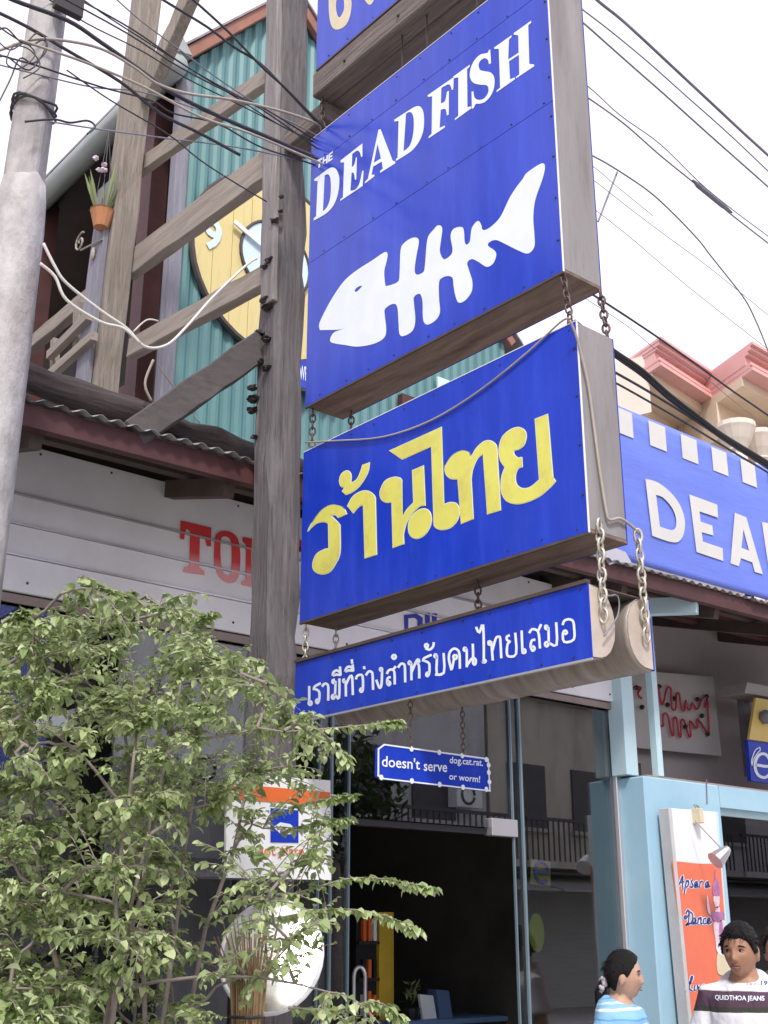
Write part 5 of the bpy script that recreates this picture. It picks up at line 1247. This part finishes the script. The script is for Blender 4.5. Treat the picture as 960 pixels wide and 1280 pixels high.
def person(head_px, depth, height, body_yaw, head_yaw, label, skin, shirt_m, fem=False, pitch=0, hairstyle='short', decorate=None, group=None):
    hc_w = EYE + sight(*head_px) * depth
    k = height / 1.68; zh_ = 1.538                                   # head centre in body units
    base = V(hc_w.x, hc_w.y, hc_w.z - zh_ * k)
    ob = thing('person', V(base.x, base.y, base.z), label, 'person', group)
    rot = Matrix.Rotation(body_yaw, 4, 'Z'); sc = Matrix.Scale(k, 4)
    off = V(0, -.02, 0)
    T = rot @ sc @ Matrix.Translation(-Vector((0, -.025, 0)))
    HR = Matrix.Rotation(head_yaw - body_yaw, 4, 'Z') @ Matrix.Rotation(pitch, 4, 'X')
    hh = Matrix.Translation((0, -.025, zh_)) @ HR
    f = 1.0 if not fem else .9
    # ---- body: torso, neck, limbs and hands in one skin
    b = MB()
    b.loft([ring(z * 1, hw * f, hd, yc) for z, hw, hd, yc in ((.80, .15, .10, .01), (.90, .162, .112, .01), (1.02, .145, .10, .005), (1.14, .145, .10, 0), (1.26, .160, .110, 0), (1.33, .160, .104, .005), (1.385, .105, .078, .01), (1.42, .070, .064, .01), (1.455, .056 * f, .057, .005), (1.56, .053 * f, .056, -.005))])
    for s_ in (-1, 1):
        sh_, el, wr = V(s_ * .166 * f, .005, 1.338), V(s_ * .225 * f, .03, 1.08), V(s_ * .235 * f, -.04, .845)
        b.tube([V(s_ * .11 * f, .005, 1.352), sh_, sh_.lerp(el, .4), el, el.lerp(wr, .35), wr, wr + (wr - el) * .12], [.04, .046 * f, .044 * f, .038 * f, .037 * f, .025 * f, .024 * f], 12)
        pc = wr + V(0, -.012, -.055); b.ball(pc, (.017, .038, .048), 10, 8)
        for q, (dy, ln) in enumerate(((-.028, .066), (-.010, .076), (.009, .072), (.026, .058))):
            r0 = pc + V(0, dy, -.035); b.tube([r0, r0 + V(-s_ * .004, -.003, -ln * .45), r0 + V(-s_ * .014, -.006, -ln * .8), r0 + V(-s_ * .022, -.006, -ln)], [.0095, .009, .0085, .007], 8)
        r0 = pc + V(0, -.032, .012); b.tube([r0, r0 + V(-s_ * .01, -.02, -.022), r0 + V(-s_ * .016, -.024, -.05)], [.011, .010, .008], 8)
        b.tube([V(s_ * .085, .01, .90), V(s_ * .09, .0, .70), V(s_ * .09, -.005, .48), V(s_ * .09, .015, .33), V(s_ * .09, .02, .10), V(s_ * .09, .02, .06)], [.09, .078, .053, .052, .036, .038], 12)
        b.tube([V(s_ * .09, .05, .035), V(s_ * .093, -.03, .04), V(s_ * .10, -.12, .026), V(s_ * .105, -.17, .02)], [.034, .037, .032, .022], 10)
    nu, nv = 60, 46
    P = []
    for j in range(nv + 1):
        ph = math.pi / 2 - math.pi * j / nv
        for i in range(nu): P.append(head_point(2 * math.pi * i / nu, ph, fem))
    hm = MB(); hm.add(P, [(j * nu + i, (j + 1) * nu + i, (j + 1) * nu + (i + 1) % nu, j * nu + (i + 1) % nu) for j in range(nv) for i in range(nu)])
    for s_ in (-1, 1): hm.ball((s_ * .077, .008, -.012), (.010, .020, .032), 10, 8); hm.ball((s_ * .075, .012, -.04), (.008, .011, .012), 8, 6)
    b.add([hh @ v for v in hm.v], hm.f)
    remeshed(b, 'body', skin, ob, .0055, T, 2)
    # ---- face parts
    W = T @ hh
    def hpart(mb, nm, m, sm=True):
        me = bpy.data.meshes.new(nm); me.from_pydata([tuple(W @ v) for v in mb.v], [], mb.f); me.materials.append(M[m])
        if sm: me.polygons.foreach_set('use_smooth', [True] * len(me.polygons))
        return link_mesh(nm, me, ob)
    for s_ in (-1, 1):
        e = MB(); e.ball((s_ * .031, -.0755, .003), (.0130, .0062, .0046), 12, 8); eo = hpart(e, 'eye', 'eye')
        e = MB(); e.ball((s_ * .031 - (.003 if hairstyle == 'short' else 0), -.0795, .003), (.0058, .0042, .0054), 10, 6); hpart(e, 'iris', 'iris')
        e = MB(); e.tube([(s_ * .014, -.0855, .021), (s_ * .028, -.0855, .026), (s_ * .042, -.077, .024), (s_ * .05, -.070, .019)], [.0028, .0042, .0036, .002], 6); hpart(e, 'eyebrow', 'hair')
        e = MB(); e.tube([(s_ * .018, -.0815, .007), (s_ * .031, -.0835, .0105), (s_ * .045, -.075, .006)], [.0014, .0022, .0014], 5); hpart(e, 'eyelashes', 'hair')
    lip = MB()
    for zz, rr, bow in ((-.0585, .0045, .003), (-.0695, .0055, -.0025)):
        lip.tube([(-.025, -.0795, -.064), (-.012, -.0895, zz + bow * .6), (0, -.0925, zz), (.012, -.0895, zz + bow * .6), (.025, -.0795, -.064)], [.001, rr * .65, rr * .75, rr * .65, .001], 7)
    hpart(lip, 'lips', 'lips')
    # ---- hair: a shaped cap that sinks under the skin outside the hairline
    hv = []
    mu, mv = 84, 56
    for j in range(mv + 1):
        ph = math.pi / 2 - math.pi * j / mv
        for i in range(mu):
            lam = 2 * math.pi * i / mu; a_ = abs((lam + math.pi) % (2 * math.pi) - math.pi)
            p = head_point(lam, ph, fem)
            if hairstyle == 'short': th = lerp_tab(((0, .054), (.55, .056), (.85, .045), (1.1, .010), (1.28, -.022), (1.45, -.020), (1.55, .016), (1.85, .012), (2.1, -.03), (2.6, -.062), (3.2, -.066)), a_)
            else: th = lerp_tab(((0, .075), (.5, .064), (.8, .048), (1.1, .02), (1.35, -.012), (1.6, .0), (1.85, -.02), (2.1, -.055), (2.6, -.080), (3.2, -.085)), a_)
            base_t = .010
            thick = base_t + (.009 if hairstyle == 'short' else .006) * smooth((p.z - .02) / .08)
            edge = smooth((p.z - th + .006 + .006 * noise.noise(p * 90)) / .018)
            nn = p.normalized(); nz = (.005 * noise.noise(p * 45) + .004 * noise.noise(p * 110)) if hairstyle == 'short' else .0025 * noise.noise(V(p.x * 30, p.y * 8, p.z * 30))
            hv.append(p + nn * (edge * (thick + nz) - (1 - edge) * .012))
    hb_ = MB(); hb_.add(hv, [(j * mu + i, (j + 1) * mu + i, (j + 1) * mu + (i + 1) % mu, j * mu + (i + 1) % mu) for j in range(mv) for i in range(mu)])
    rh = random.Random(5)
    for q in range(420 if hairstyle == 'short' else 90):
        lam = rh.random() * 6.283; ph = rh.uniform(-.15, 1.5); a_ = abs((lam + math.pi) % (2 * math.pi) - math.pi)
        p = head_point(lam, ph, fem)
        if p.z < (.052 if a_ < 1.0 else .02 if a_ < 1.9 else -.04): continue
        if fem and a_ < 1.5: continue
        nn = p.normalized(); dn = (V(nn.x * .5, -.6 if a_ < 1 else .3, -.5) + V(rh.uniform(-.5, .5), rh.uniform(-.5, .5), rh.uniform(-.3, .3))).normalized()
        o_ = p + nn * .010; ln = .020 if hairstyle == 'short' else .03
        hb_.tube([o_, o_ + (nn * .45 + dn * .6) * ln * .5, o_ + (nn * .35 + dn) * ln], [.0035, .0026, .0006], 4)
    ho_ = hpart(hb_, 'hair', 'hair')
    if hairstyle == 'tail':
        pt_ = MB(); pt_.tube([(0, .080, -.035), (0, .108, -.055), (.004, .118, -.09), (.006, .112, -.15), (0, .104, -.22), (0, .10, -.27)], [.03, .026, .034, .036, .026, .008], 12)
        hpart(pt_, 'ponytail', 'hair')
        sc_ = MB()
        for q in range(9):
            a_ = q * .7; sc_.ball((math.cos(a_) * .030, .104 + .012 * math.sin(a_ * 2), -.055 + math.sin(a_) * .030), (.017, .015, .017), 8, 6, .7)
        hpart(sc_, 'hair_tie', 'scrunchie')
    # ---- shirt
    c = MB()
    c.loft([ring(z, (hw + .012) * f, hd + .012, yc) for z, hw, hd, yc in ((.84, .168, .118, .01), (.95, .166, .118, .01), (1.05, .158, .112, .005), (1.15, .157, .110, 0), (1.26, .166, .116, 0), (1.33, .168, .112, .005), (1.365, .148, .098, .008), (1.395, .112, .086, .012), (1.422, .080, .074, .014))])
    c.v = [v + V(0, 0, v.y * .42 * smooth((v.z - 1.34) / .07)) for v in c.v]
    for s_ in (-1, 1):
        sh_, el = V(s_ * .166 * f, .005, 1.338), V(s_ * .232 * f, .03, 1.08)
        c.tube([V(s_ * .09 * f, .005, 1.352), sh_, sh_.lerp(el, .35), sh_.lerp(el, .66)], [.052, .062 * f, .066 * f, .078 * f], 14)
    so_, local = remeshed(c, 'shirt', shirt_m, ob, .008, T, 3)
    # ---- trousers and sandals
    t_ = MB(); t_.loft([ring(z, hw * f, hd, .01) for z, hw, hd in ((.78, .165, .115), (.90, .176, .126), (.97, .165, .115))])
    for s_ in (-1, 1): t_.tube([V(s_ * .085, .01, .86), V(s_ * .092, 0, .68), V(s_ * .093, 0, .45), V(s_ * .093, .015, .12)], [.10, .09, .076, .074], 12)
    remeshed(t_, 'trousers', 'denim', ob, .012, T, 2)
    for s_ in (-1, 1):
        e = MB(); e.loft([[V(s_ * (.098) + hw * math.cos(q * .628), -.055 + .145 * math.sin(q * .628), z) for q in range(10)] for z, hw in ((0.0, .048), (.016, .048))])
        me = bpy.data.meshes.new('sandal'); me.from_pydata([tuple(T @ v) for v in e.v], [], e.f); me.materials.append(M['sandal']); link_mesh('sandal', me, ob)
    if decorate: decorate(ob, local, T)
    return ob
def chest_print(body, x0, x1, z0, z1, m, ob, local, T, bold=.03, nm='lettering'):
    bm = bmesh.new(); bm.from_mesh(local); tree = BVHTree.FromBMesh(bm); bm.free()
    uv, fs = text_mesh(body, 0, bold); vs = []
    for u, v_ in uv:
        x = x0 + (x1 - x0) * u; z = z0 + (z1 - z0) * v_
        h = tree.ray_cast(V(x, -1, z), V(0, 1, 0)); y = h[0].y if h[0] else -.12
        vs.append(T @ V(x, y - .0025, z))
    me = bpy.data.meshes.new(nm); me.from_pydata([tuple(v) for v in vs], [], fs); me.materials.append(M[m]); link_mesh(nm, me, ob)
cam_dir = lambda px: math.atan2(-(EYE + sight(px, 1200) * 5).x, -((EYE + sight(px, 1200) * 5).y) * -1)
def face_yaw(dx, dy): return math.atan2(dy, dx) + math.pi / 2            # body is built facing -Y
WH, PU, OL = (.74, .74, .78), (.085, .05, .075), (.05, .05, .042)
shirt1 = bands('white tee with dark chest band', [(0.5, WH), (1.288, OL), (1.312, PU), (1.378, (.5, .48, .52)), (1.384, WH), (1.7, WH)], wob=.012)
man_p = EYE + sight(926, 1188) * 5.75
to_cam = V(-man_p.x, -man_p.y, 0).normalized()
side = V(to_cam.y, -to_cam.x, 0)                                        # towards the left of the picture seen from the camera
if (side.dot(rt)) > 0: side = -side
bd = (to_cam * .97 + side * .15); hd_ = (to_cam * .90 + side * .36)
def deco(ob, local, T):
    chest_print('QUIDTHOA JEANS', -.128, .098, 1.316, 1.343, 'sign_white', ob, local, T, .015)
    chest_print('1971', .02, .075, 1.388, 1.395, 'violet', ob, local, T, .02)
    chest_print('19', .080, .108, 1.386, 1.406, 'navy', ob, local, T, .03)
person((926, 1188), 5.75, 1.70, face_yaw(bd.x, bd.y), face_yaw(hd_.x, hd_.y), 'young man with short black hair in a white T-shirt with a dark lettered chest band', 'skin', shirt1, decorate=deco, pitch=R(4))
LB, MBL = (.24, .46, .68), (.13, .32, .60)
st_ = []
z = .8
while z < 1.5:
    st_ += [(z, (.66, .74, .80)), (z + .014, LB), (z + .030, (.52, .64, .76)), (z + .038, LB), (z + .052, MBL), (z + .060, LB)]; z += .095
shirt2 = bands('blue and white striped top', st_[-31:], wob=.03)
wf = (rt * .98 + to_cam * .16)
person((779, 1219), 5.85, 1.55, face_yaw(*(rt * .8 + to_cam * .6).xy), face_yaw(wf.x, wf.y), 'woman in profile with a black ponytail and a blue and white striped top', 'skin_f', shirt2, fem=True, hairstyle='tail', pitch=R(2))
shirt3 = mat('grey shirt cloth', (.40, .39, .40), .9, .08, 20)
person((976, 1188), 6.15, 1.70, face_yaw(*bd.xy), face_yaw(*bd.xy), 'person in a grey shirt, mostly cut off by the right edge, behind the young man', 'skin', shirt3)

# ------------------------------------------------------------ shrub in front of the shop
sb = hz(190, 1290, .0)
sb = EYE + sight(185, 1100) * 3.55; sb = V(sb.x, sb.y, 0)
bush = thing('shrub', sb, 'large leafy pale green shrub with many thin grey branches in front of the shop', 'shrub')
outline = [(-70, 1500), (-70, 800), (0, 775), (30, 762), (70, 768), (100, 728), (150, 722), (185, 748), (240, 742), (270, 760), (262, 800), (310, 812), (345, 850), (372, 880), (425, 915), (432, 950), (420, 985), (400, 1010), (430, 1050), (425, 1110), (430, 1160), (400, 1200), (385, 1260), (470, 1250), (505, 1285), (500, 1500)]
def inside(p, poly):
    x, y = p; c = False
    for i in range(len(poly)):
        x0_, y0_ = poly[i - 1]; x1_, y1_ = poly[i]
        if (y0_ > y) != (y1_ > y) and x < (x1_ - x0_) * (y - y0_) / (y1_ - y0_) + x0_: c = not c
    return c
rb = random.Random(11)
fwh = V(fw.x, fw.y, 0).normalized()
def crown_point():
    while True:
        o = V(rb.uniform(-.75, .95), rb.uniform(-.55, .45), rb.uniform(.55, 2.75))
        p = sb + rt * o.x + fwh * o.y + V(0, 0, o.z)
        q = proj(p)
        if not inside((q[0] + rb.gauss(0, 9), q[1] + rb.gauss(0, 11)), outline): continue
        dens = 1
        if q[0] > 235 and q[1] > 900: dens = .50
        if q[0] > 330 and q[1] > 950: dens = .40
        if 150 < q[0] < 330 and q[1] > 1130: dens = .5
        if 275 < q[0] < 400 and 1120 < q[1] < 1270: dens = .16
        if 300 < q[0] < 420 and 985 < q[1] < 1100: dens = .25
        if rb.random() < dens: return p
wood = MB(); twigs = []
def bez(a_, b_, c_, n=7): return [(a_ * (1 - t) ** 2 + b_ * (2 * t * (1 - t)) + c_ * t * t) for t in [k / n for k in range(n + 1)]]
stems = []
for i in range(9):
    base = sb + rt * rb.uniform(-.22, .30) + fwh * rb.uniform(-.2, .2)
    tip = crown_point(); tip.z = max(tip.z, 1.5)
    mid = base.lerp(tip, .45); mid = V(mid.x * .6 + base.x * .4, mid.y * .6 + base.y * .4, mid.z + .15)
    P = bez(base, mid, tip, 10); n = len(P)
    P = [p + V(rb.uniform(-.018, .018), rb.uniform(-.018, .018), 0) if 0 < k < n - 1 else p for k, p in enumerate(P)]
    MB().tube(P, [.012 * (1 - .8 * k / (n - 1)) + .0018 for k in range(n)], 6).build('branch', 'bark', bush, smooth=True)
    stems.append(P)
nodes = [(p, .3) for P in stems for p in P[3:]]
lim = []
for i in range(130):
    t = crown_point()
    c_, _ = min(nodes, key=lambda q: (q[0] - t).length + max(0, (q[0].z - t.z) * 1.3) + rb.random() * .12)
    m_ = c_.lerp(t, .5) + V(0, 0, .06)
    P = bez(c_, m_, t, 6); n = len(P)
    P = [p + V(rb.uniform(-.012, .012), rb.uniform(-.012, .012), rb.uniform(-.008, .008)) if 0 < k < n - 1 else p for k, p in enumerate(P)]
    wood.tube(P, [.0048 * (1 - .7 * k / (n - 1)) + .001 for k in range(n)], 5, caps=False)
    lim.append(P); nodes += [(p, .1) for p in P[2:]]
for i in range(1900):
    t = crown_point()
    c_ = min(nodes, key=lambda q: (q[0] - t).length + max(0, (q[0].z - t.z) * .8))[0]
    d_ = t - c_
    if d_.length > .34: d_ = d_.normalized() * .34
    t = c_ + d_
    P = bez(c_, c_.lerp(t, .5) + V(0, 0, .03), t + V(0, 0, -.02), 4)
    wood.tube(P, [.0024, .002, .0016, .0013, .001], 4, caps=False); twigs.append(P)
# long shoots that reach out beyond the crown on the right
shoots = [([(360, 915), (420, 910), (470, 905), (498, 903)], 3.55), ([(330, 1130), (400, 1108), (440, 1098), (490, 1100), (540, 1112)], 3.45), ([(340, 1150), (400, 1138), (450, 1138), (490, 1148), (525, 1165)], 3.4), ([(360, 1010), (405, 1000), (440, 994)], 3.5), ([(350, 1040), (400, 1028), (436, 1024)], 3.5), ([(360, 1260), (420, 1262), (470, 1252), (500, 1272)], 3.3), ([(380, 900), (425, 935), (432, 955)], 3.5),
          ([(60, 800), (90, 760), (110, 728)], 3.5), ([(120, 800), (140, 760), (165, 742)], 3.55), ([(200, 830), (240, 790), (262, 768)], 3.5), ([(-5, 800), (15, 775), (30, 765)], 3.5)]
for pts, dep in shoots:
    q = smooth_loop(pts, 4, False)
    P = [EYE + sight(p.x, p.y) * dep for p in q]; n = len(P)
    wood.tube(P, [.004 * (1 - .7 * k / (n - 1)) for k in range(n)], 4, caps=False)
    for k in range(2, n, 2): twigs.append(P[max(0, k - 3):k + 1])
    for _ in range(3): twigs.append(P[-4:])
tag(wood.build('twigs', 'bark', bush, smooth=True, recalc=False), kind='stuff')
# a leaf: folded along the midrib, drooping tip
LP = [V(0, 0, 0), V(.35, .30, .10), V(.70, .24, .02), V(1, 0, -.16), V(.70, -.24, .02), V(.35, -.30, .10), V(.35, 0, 0), V(.70, 0, -.05)]
LF = [(0, 6, 1), (1, 6, 7, 2), (2, 7, 3), (0, 5, 6), (5, 4, 7, 6), (4, 3, 7)]
leaves = []
def add_leaf(p, d_, size):
    d_ = d_.normalized(); s_ = d_.cross(V(0, 0, 1))
    if s_.length < .05: s_ = V(1, 0, 0)
    s_.normalize(); s_ = (s_ + V(0, 0, 1) * rb.uniform(-.7, .7)).normalized(); u_ = s_.cross(d_)
    leaves.append((p, Matrix((d_ * size, s_ * size * rb.uniform(.85, 1.2), u_ * size * rb.uniform(.2, 2.2))).transposed()))
for P in twigs:
    n_ = rb.randint(12, 22)
    for k in range(n_):
        t = (k + .5) / n_ * (len(P) - 1); i = min(int(t), len(P) - 2); p = P[i].lerp(P[i + 1], t - i)
        ax = (P[i + 1] - P[i]).normalized(); a_ = rb.random() * 6.28
        out = V(math.cos(a_), math.sin(a_), rb.uniform(-.65, .25))
        add_leaf(p + out * .004, out * .9 + ax * .6 + V(0, 0, -.12), rb.choice((.013, .017, .020, .023, .027, .031, .038)) * rb.uniform(.85, 1.15))
leaves.sort(key=lambda q: (q[0] - EYE).length)
lme = bpy.data.meshes.new('leaf'); lme.from_pydata([tuple(v) for v in LP], [], LF); lme.materials.append(M['leaf'])
vis = [q for q in leaves if -10 < proj(q[0])[0] < 970 and proj(q[0])[1] < 1290]
first = vis[:300]; fset = set(id(q) for q in first)
for p, m3 in first:
    o = link_mesh('leaf', lme, bush); o.matrix_local = Matrix.Translation(p - sb) @ m3.to_4x4()
lb_ = MB()
for q in leaves:
    if id(q) in fset: continue
    p, m3 = q; lb_.add([p + m3 @ v for v in LP], LF)
tag(lb_.build('foliage', 'leaf', bush, recalc=False), kind='stuff')
print('leaves', len(leaves))

# ------------------------------------------------------------ the other side of the street, seen mirrored in the glass
def shophouse(x0, x1, h, wall, label, storeys, awn=True, bal=True):
    y = -11.2; t = thing('shophouse', V((x0 + x1) / 2, y, 0), label, 'building', 'shophouses across the street')
    MB().box((x0, y - 8, 0), (x1 - .02, y, h)).build('wall', wall, t)
    MB().box((x0 - .05, y - 8, h), (x1 + .03, y + .25, h + .25)).build('roof_edge', wall, t)
    MB().box((x0 + .4, y + .003, .05), (x0 + (x1 - x0) * .55, y + .05, 2.7)).build('shutter', 'opp_shutter', t)
    MB().box((x0 + (x1 - x0) * .65, y + .003, .05), (x0 + (x1 - x0) * .80, y + .05, 2.3)).build('door', 'opp_dark', t)
    for s_ in range(1, storeys):
        z = 3.4 * s_
        for k in range(3):
            xx = x0 + .6 + k * (x1 - x0 - 1) / 3
            w_ = MB().box((xx, y + .003, z + .7), (xx + 1.3, y + .06, z + 2.2)).build('window', 'opp_dark', t)
            MB().box((xx - .08, y + .003, z + .6), (xx + 1.38, y + .14, z + .69)).build('sill', wall, w_)
    if bal and storeys > 1:
        MB().box((x0, y + .003, 3.1), (x1 - .05, y + 1.2, 3.25)).build('balcony', wall, t)
        n = int((x1 - x0) / .18)
        for k in range(n): MB().box((x0 + k * .18, y + 1.12, 3.25), (x0 + k * .18 + .03, y + 1.15, 4.15)).build('baluster', 'opp_dark', t)
        MB().box((x0, y + 1.09, 4.15), (x1 - .05, y + 1.18, 4.22)).build('hand_rail', 'opp_dark', t)
    if awn: MB().slab([[V(x0, y + .003, 3.0), V(x1 - .05, y + .003, 3.0), V(x1 - .05, y + 2.2, 2.55), V(x0, y + 2.2, 2.55)]], (0, 0, .04)).build('awning', 'opp_awning', t)
    a_ = MB().box((x1 - 1.3, y + .003, 4.4), (x1 - .5, y + .35, 4.95)).build('air_conditioner', 'paper', t)
    MB().tube([V(x1 - .95 + .2 * math.cos(k * .5), y + .36, 4.67 + .2 * math.sin(k * .5)) for k in range(13)], .03, 5).build('fan_grille', 'opp_dark', a_)
shophouse(-6, 5.5, 4.2, 'opp_wall2', 'low single storey shophouse with cream stucco, across the street', 1, True, False)
shophouse(5.6, 13.5, 4.4, 'opp_wall', 'low single storey shophouse with grey stucco, across the street', 1, True, False)
shophouse(13.6, 20.5, 9.4, 'opp_wall', 'three storey grey white shophouse with a balcony, mirrored in the glass above the door', 3)
shophouse(20.6, 28.5, 7.2, 'opp_wall2', 'two storey cream shophouse with balcony, mirrored in the right hand glass pane', 2)
shophouse(28.6, 38, 9.6, 'opp_wall', 'three storey grey white shophouse farthest along the other side of the street', 3)
tr = thing('street_tree', V(14.5, -9.3, 0), 'street tree across the road, mirrored darkly in the shop glass', 'tree')
MB().tube([V(14.5, -9.3, 0), V(14.55, -9.25, 1.5), V(14.5, -9.3, 3.2), V(14.6, -9.2, 4.5)], [.13, .11, .09, .03], 8).build('trunk', 'bark', tr, smooth=True)
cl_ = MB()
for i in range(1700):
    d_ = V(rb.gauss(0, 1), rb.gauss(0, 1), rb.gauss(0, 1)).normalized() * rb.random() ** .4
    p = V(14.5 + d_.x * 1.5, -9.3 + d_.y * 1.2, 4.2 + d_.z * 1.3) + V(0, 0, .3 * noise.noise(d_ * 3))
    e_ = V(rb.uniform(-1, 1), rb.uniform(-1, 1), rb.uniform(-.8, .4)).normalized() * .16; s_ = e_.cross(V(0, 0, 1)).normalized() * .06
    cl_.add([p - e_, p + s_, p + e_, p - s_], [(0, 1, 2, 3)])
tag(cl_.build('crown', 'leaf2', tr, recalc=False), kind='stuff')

nb_ = thing('added_building', V(-5, 5.4, 0), 'two storey plastered building added out of view on the left to darken what the lower signs reflect', 'building')  # added out of view: lower signs mirror this wall, the top one mirrors sky
MB().box((-12, 5.4, 0), (-1.2, 12, 6.4)).build('wall', 'opp_wall2', nb_)
MB().box((-12.1, 5.1, 6.4), (-1.1, 12, 6.65)).build('roof_edge', 'opp_wall', nb_)
for k in range(4):
    w_ = MB().box((-11.2 + k * 2.6, 5.34, 4.1), (-9.8 + k * 2.6, 5.398, 5.6)).build('window', 'opp_dark', nb_)
    MB().box((-11.3 + k * 2.6, 5.28, 4.0), (-9.7 + k * 2.6, 5.398, 4.09)).build('sill', 'opp_wall', w_)
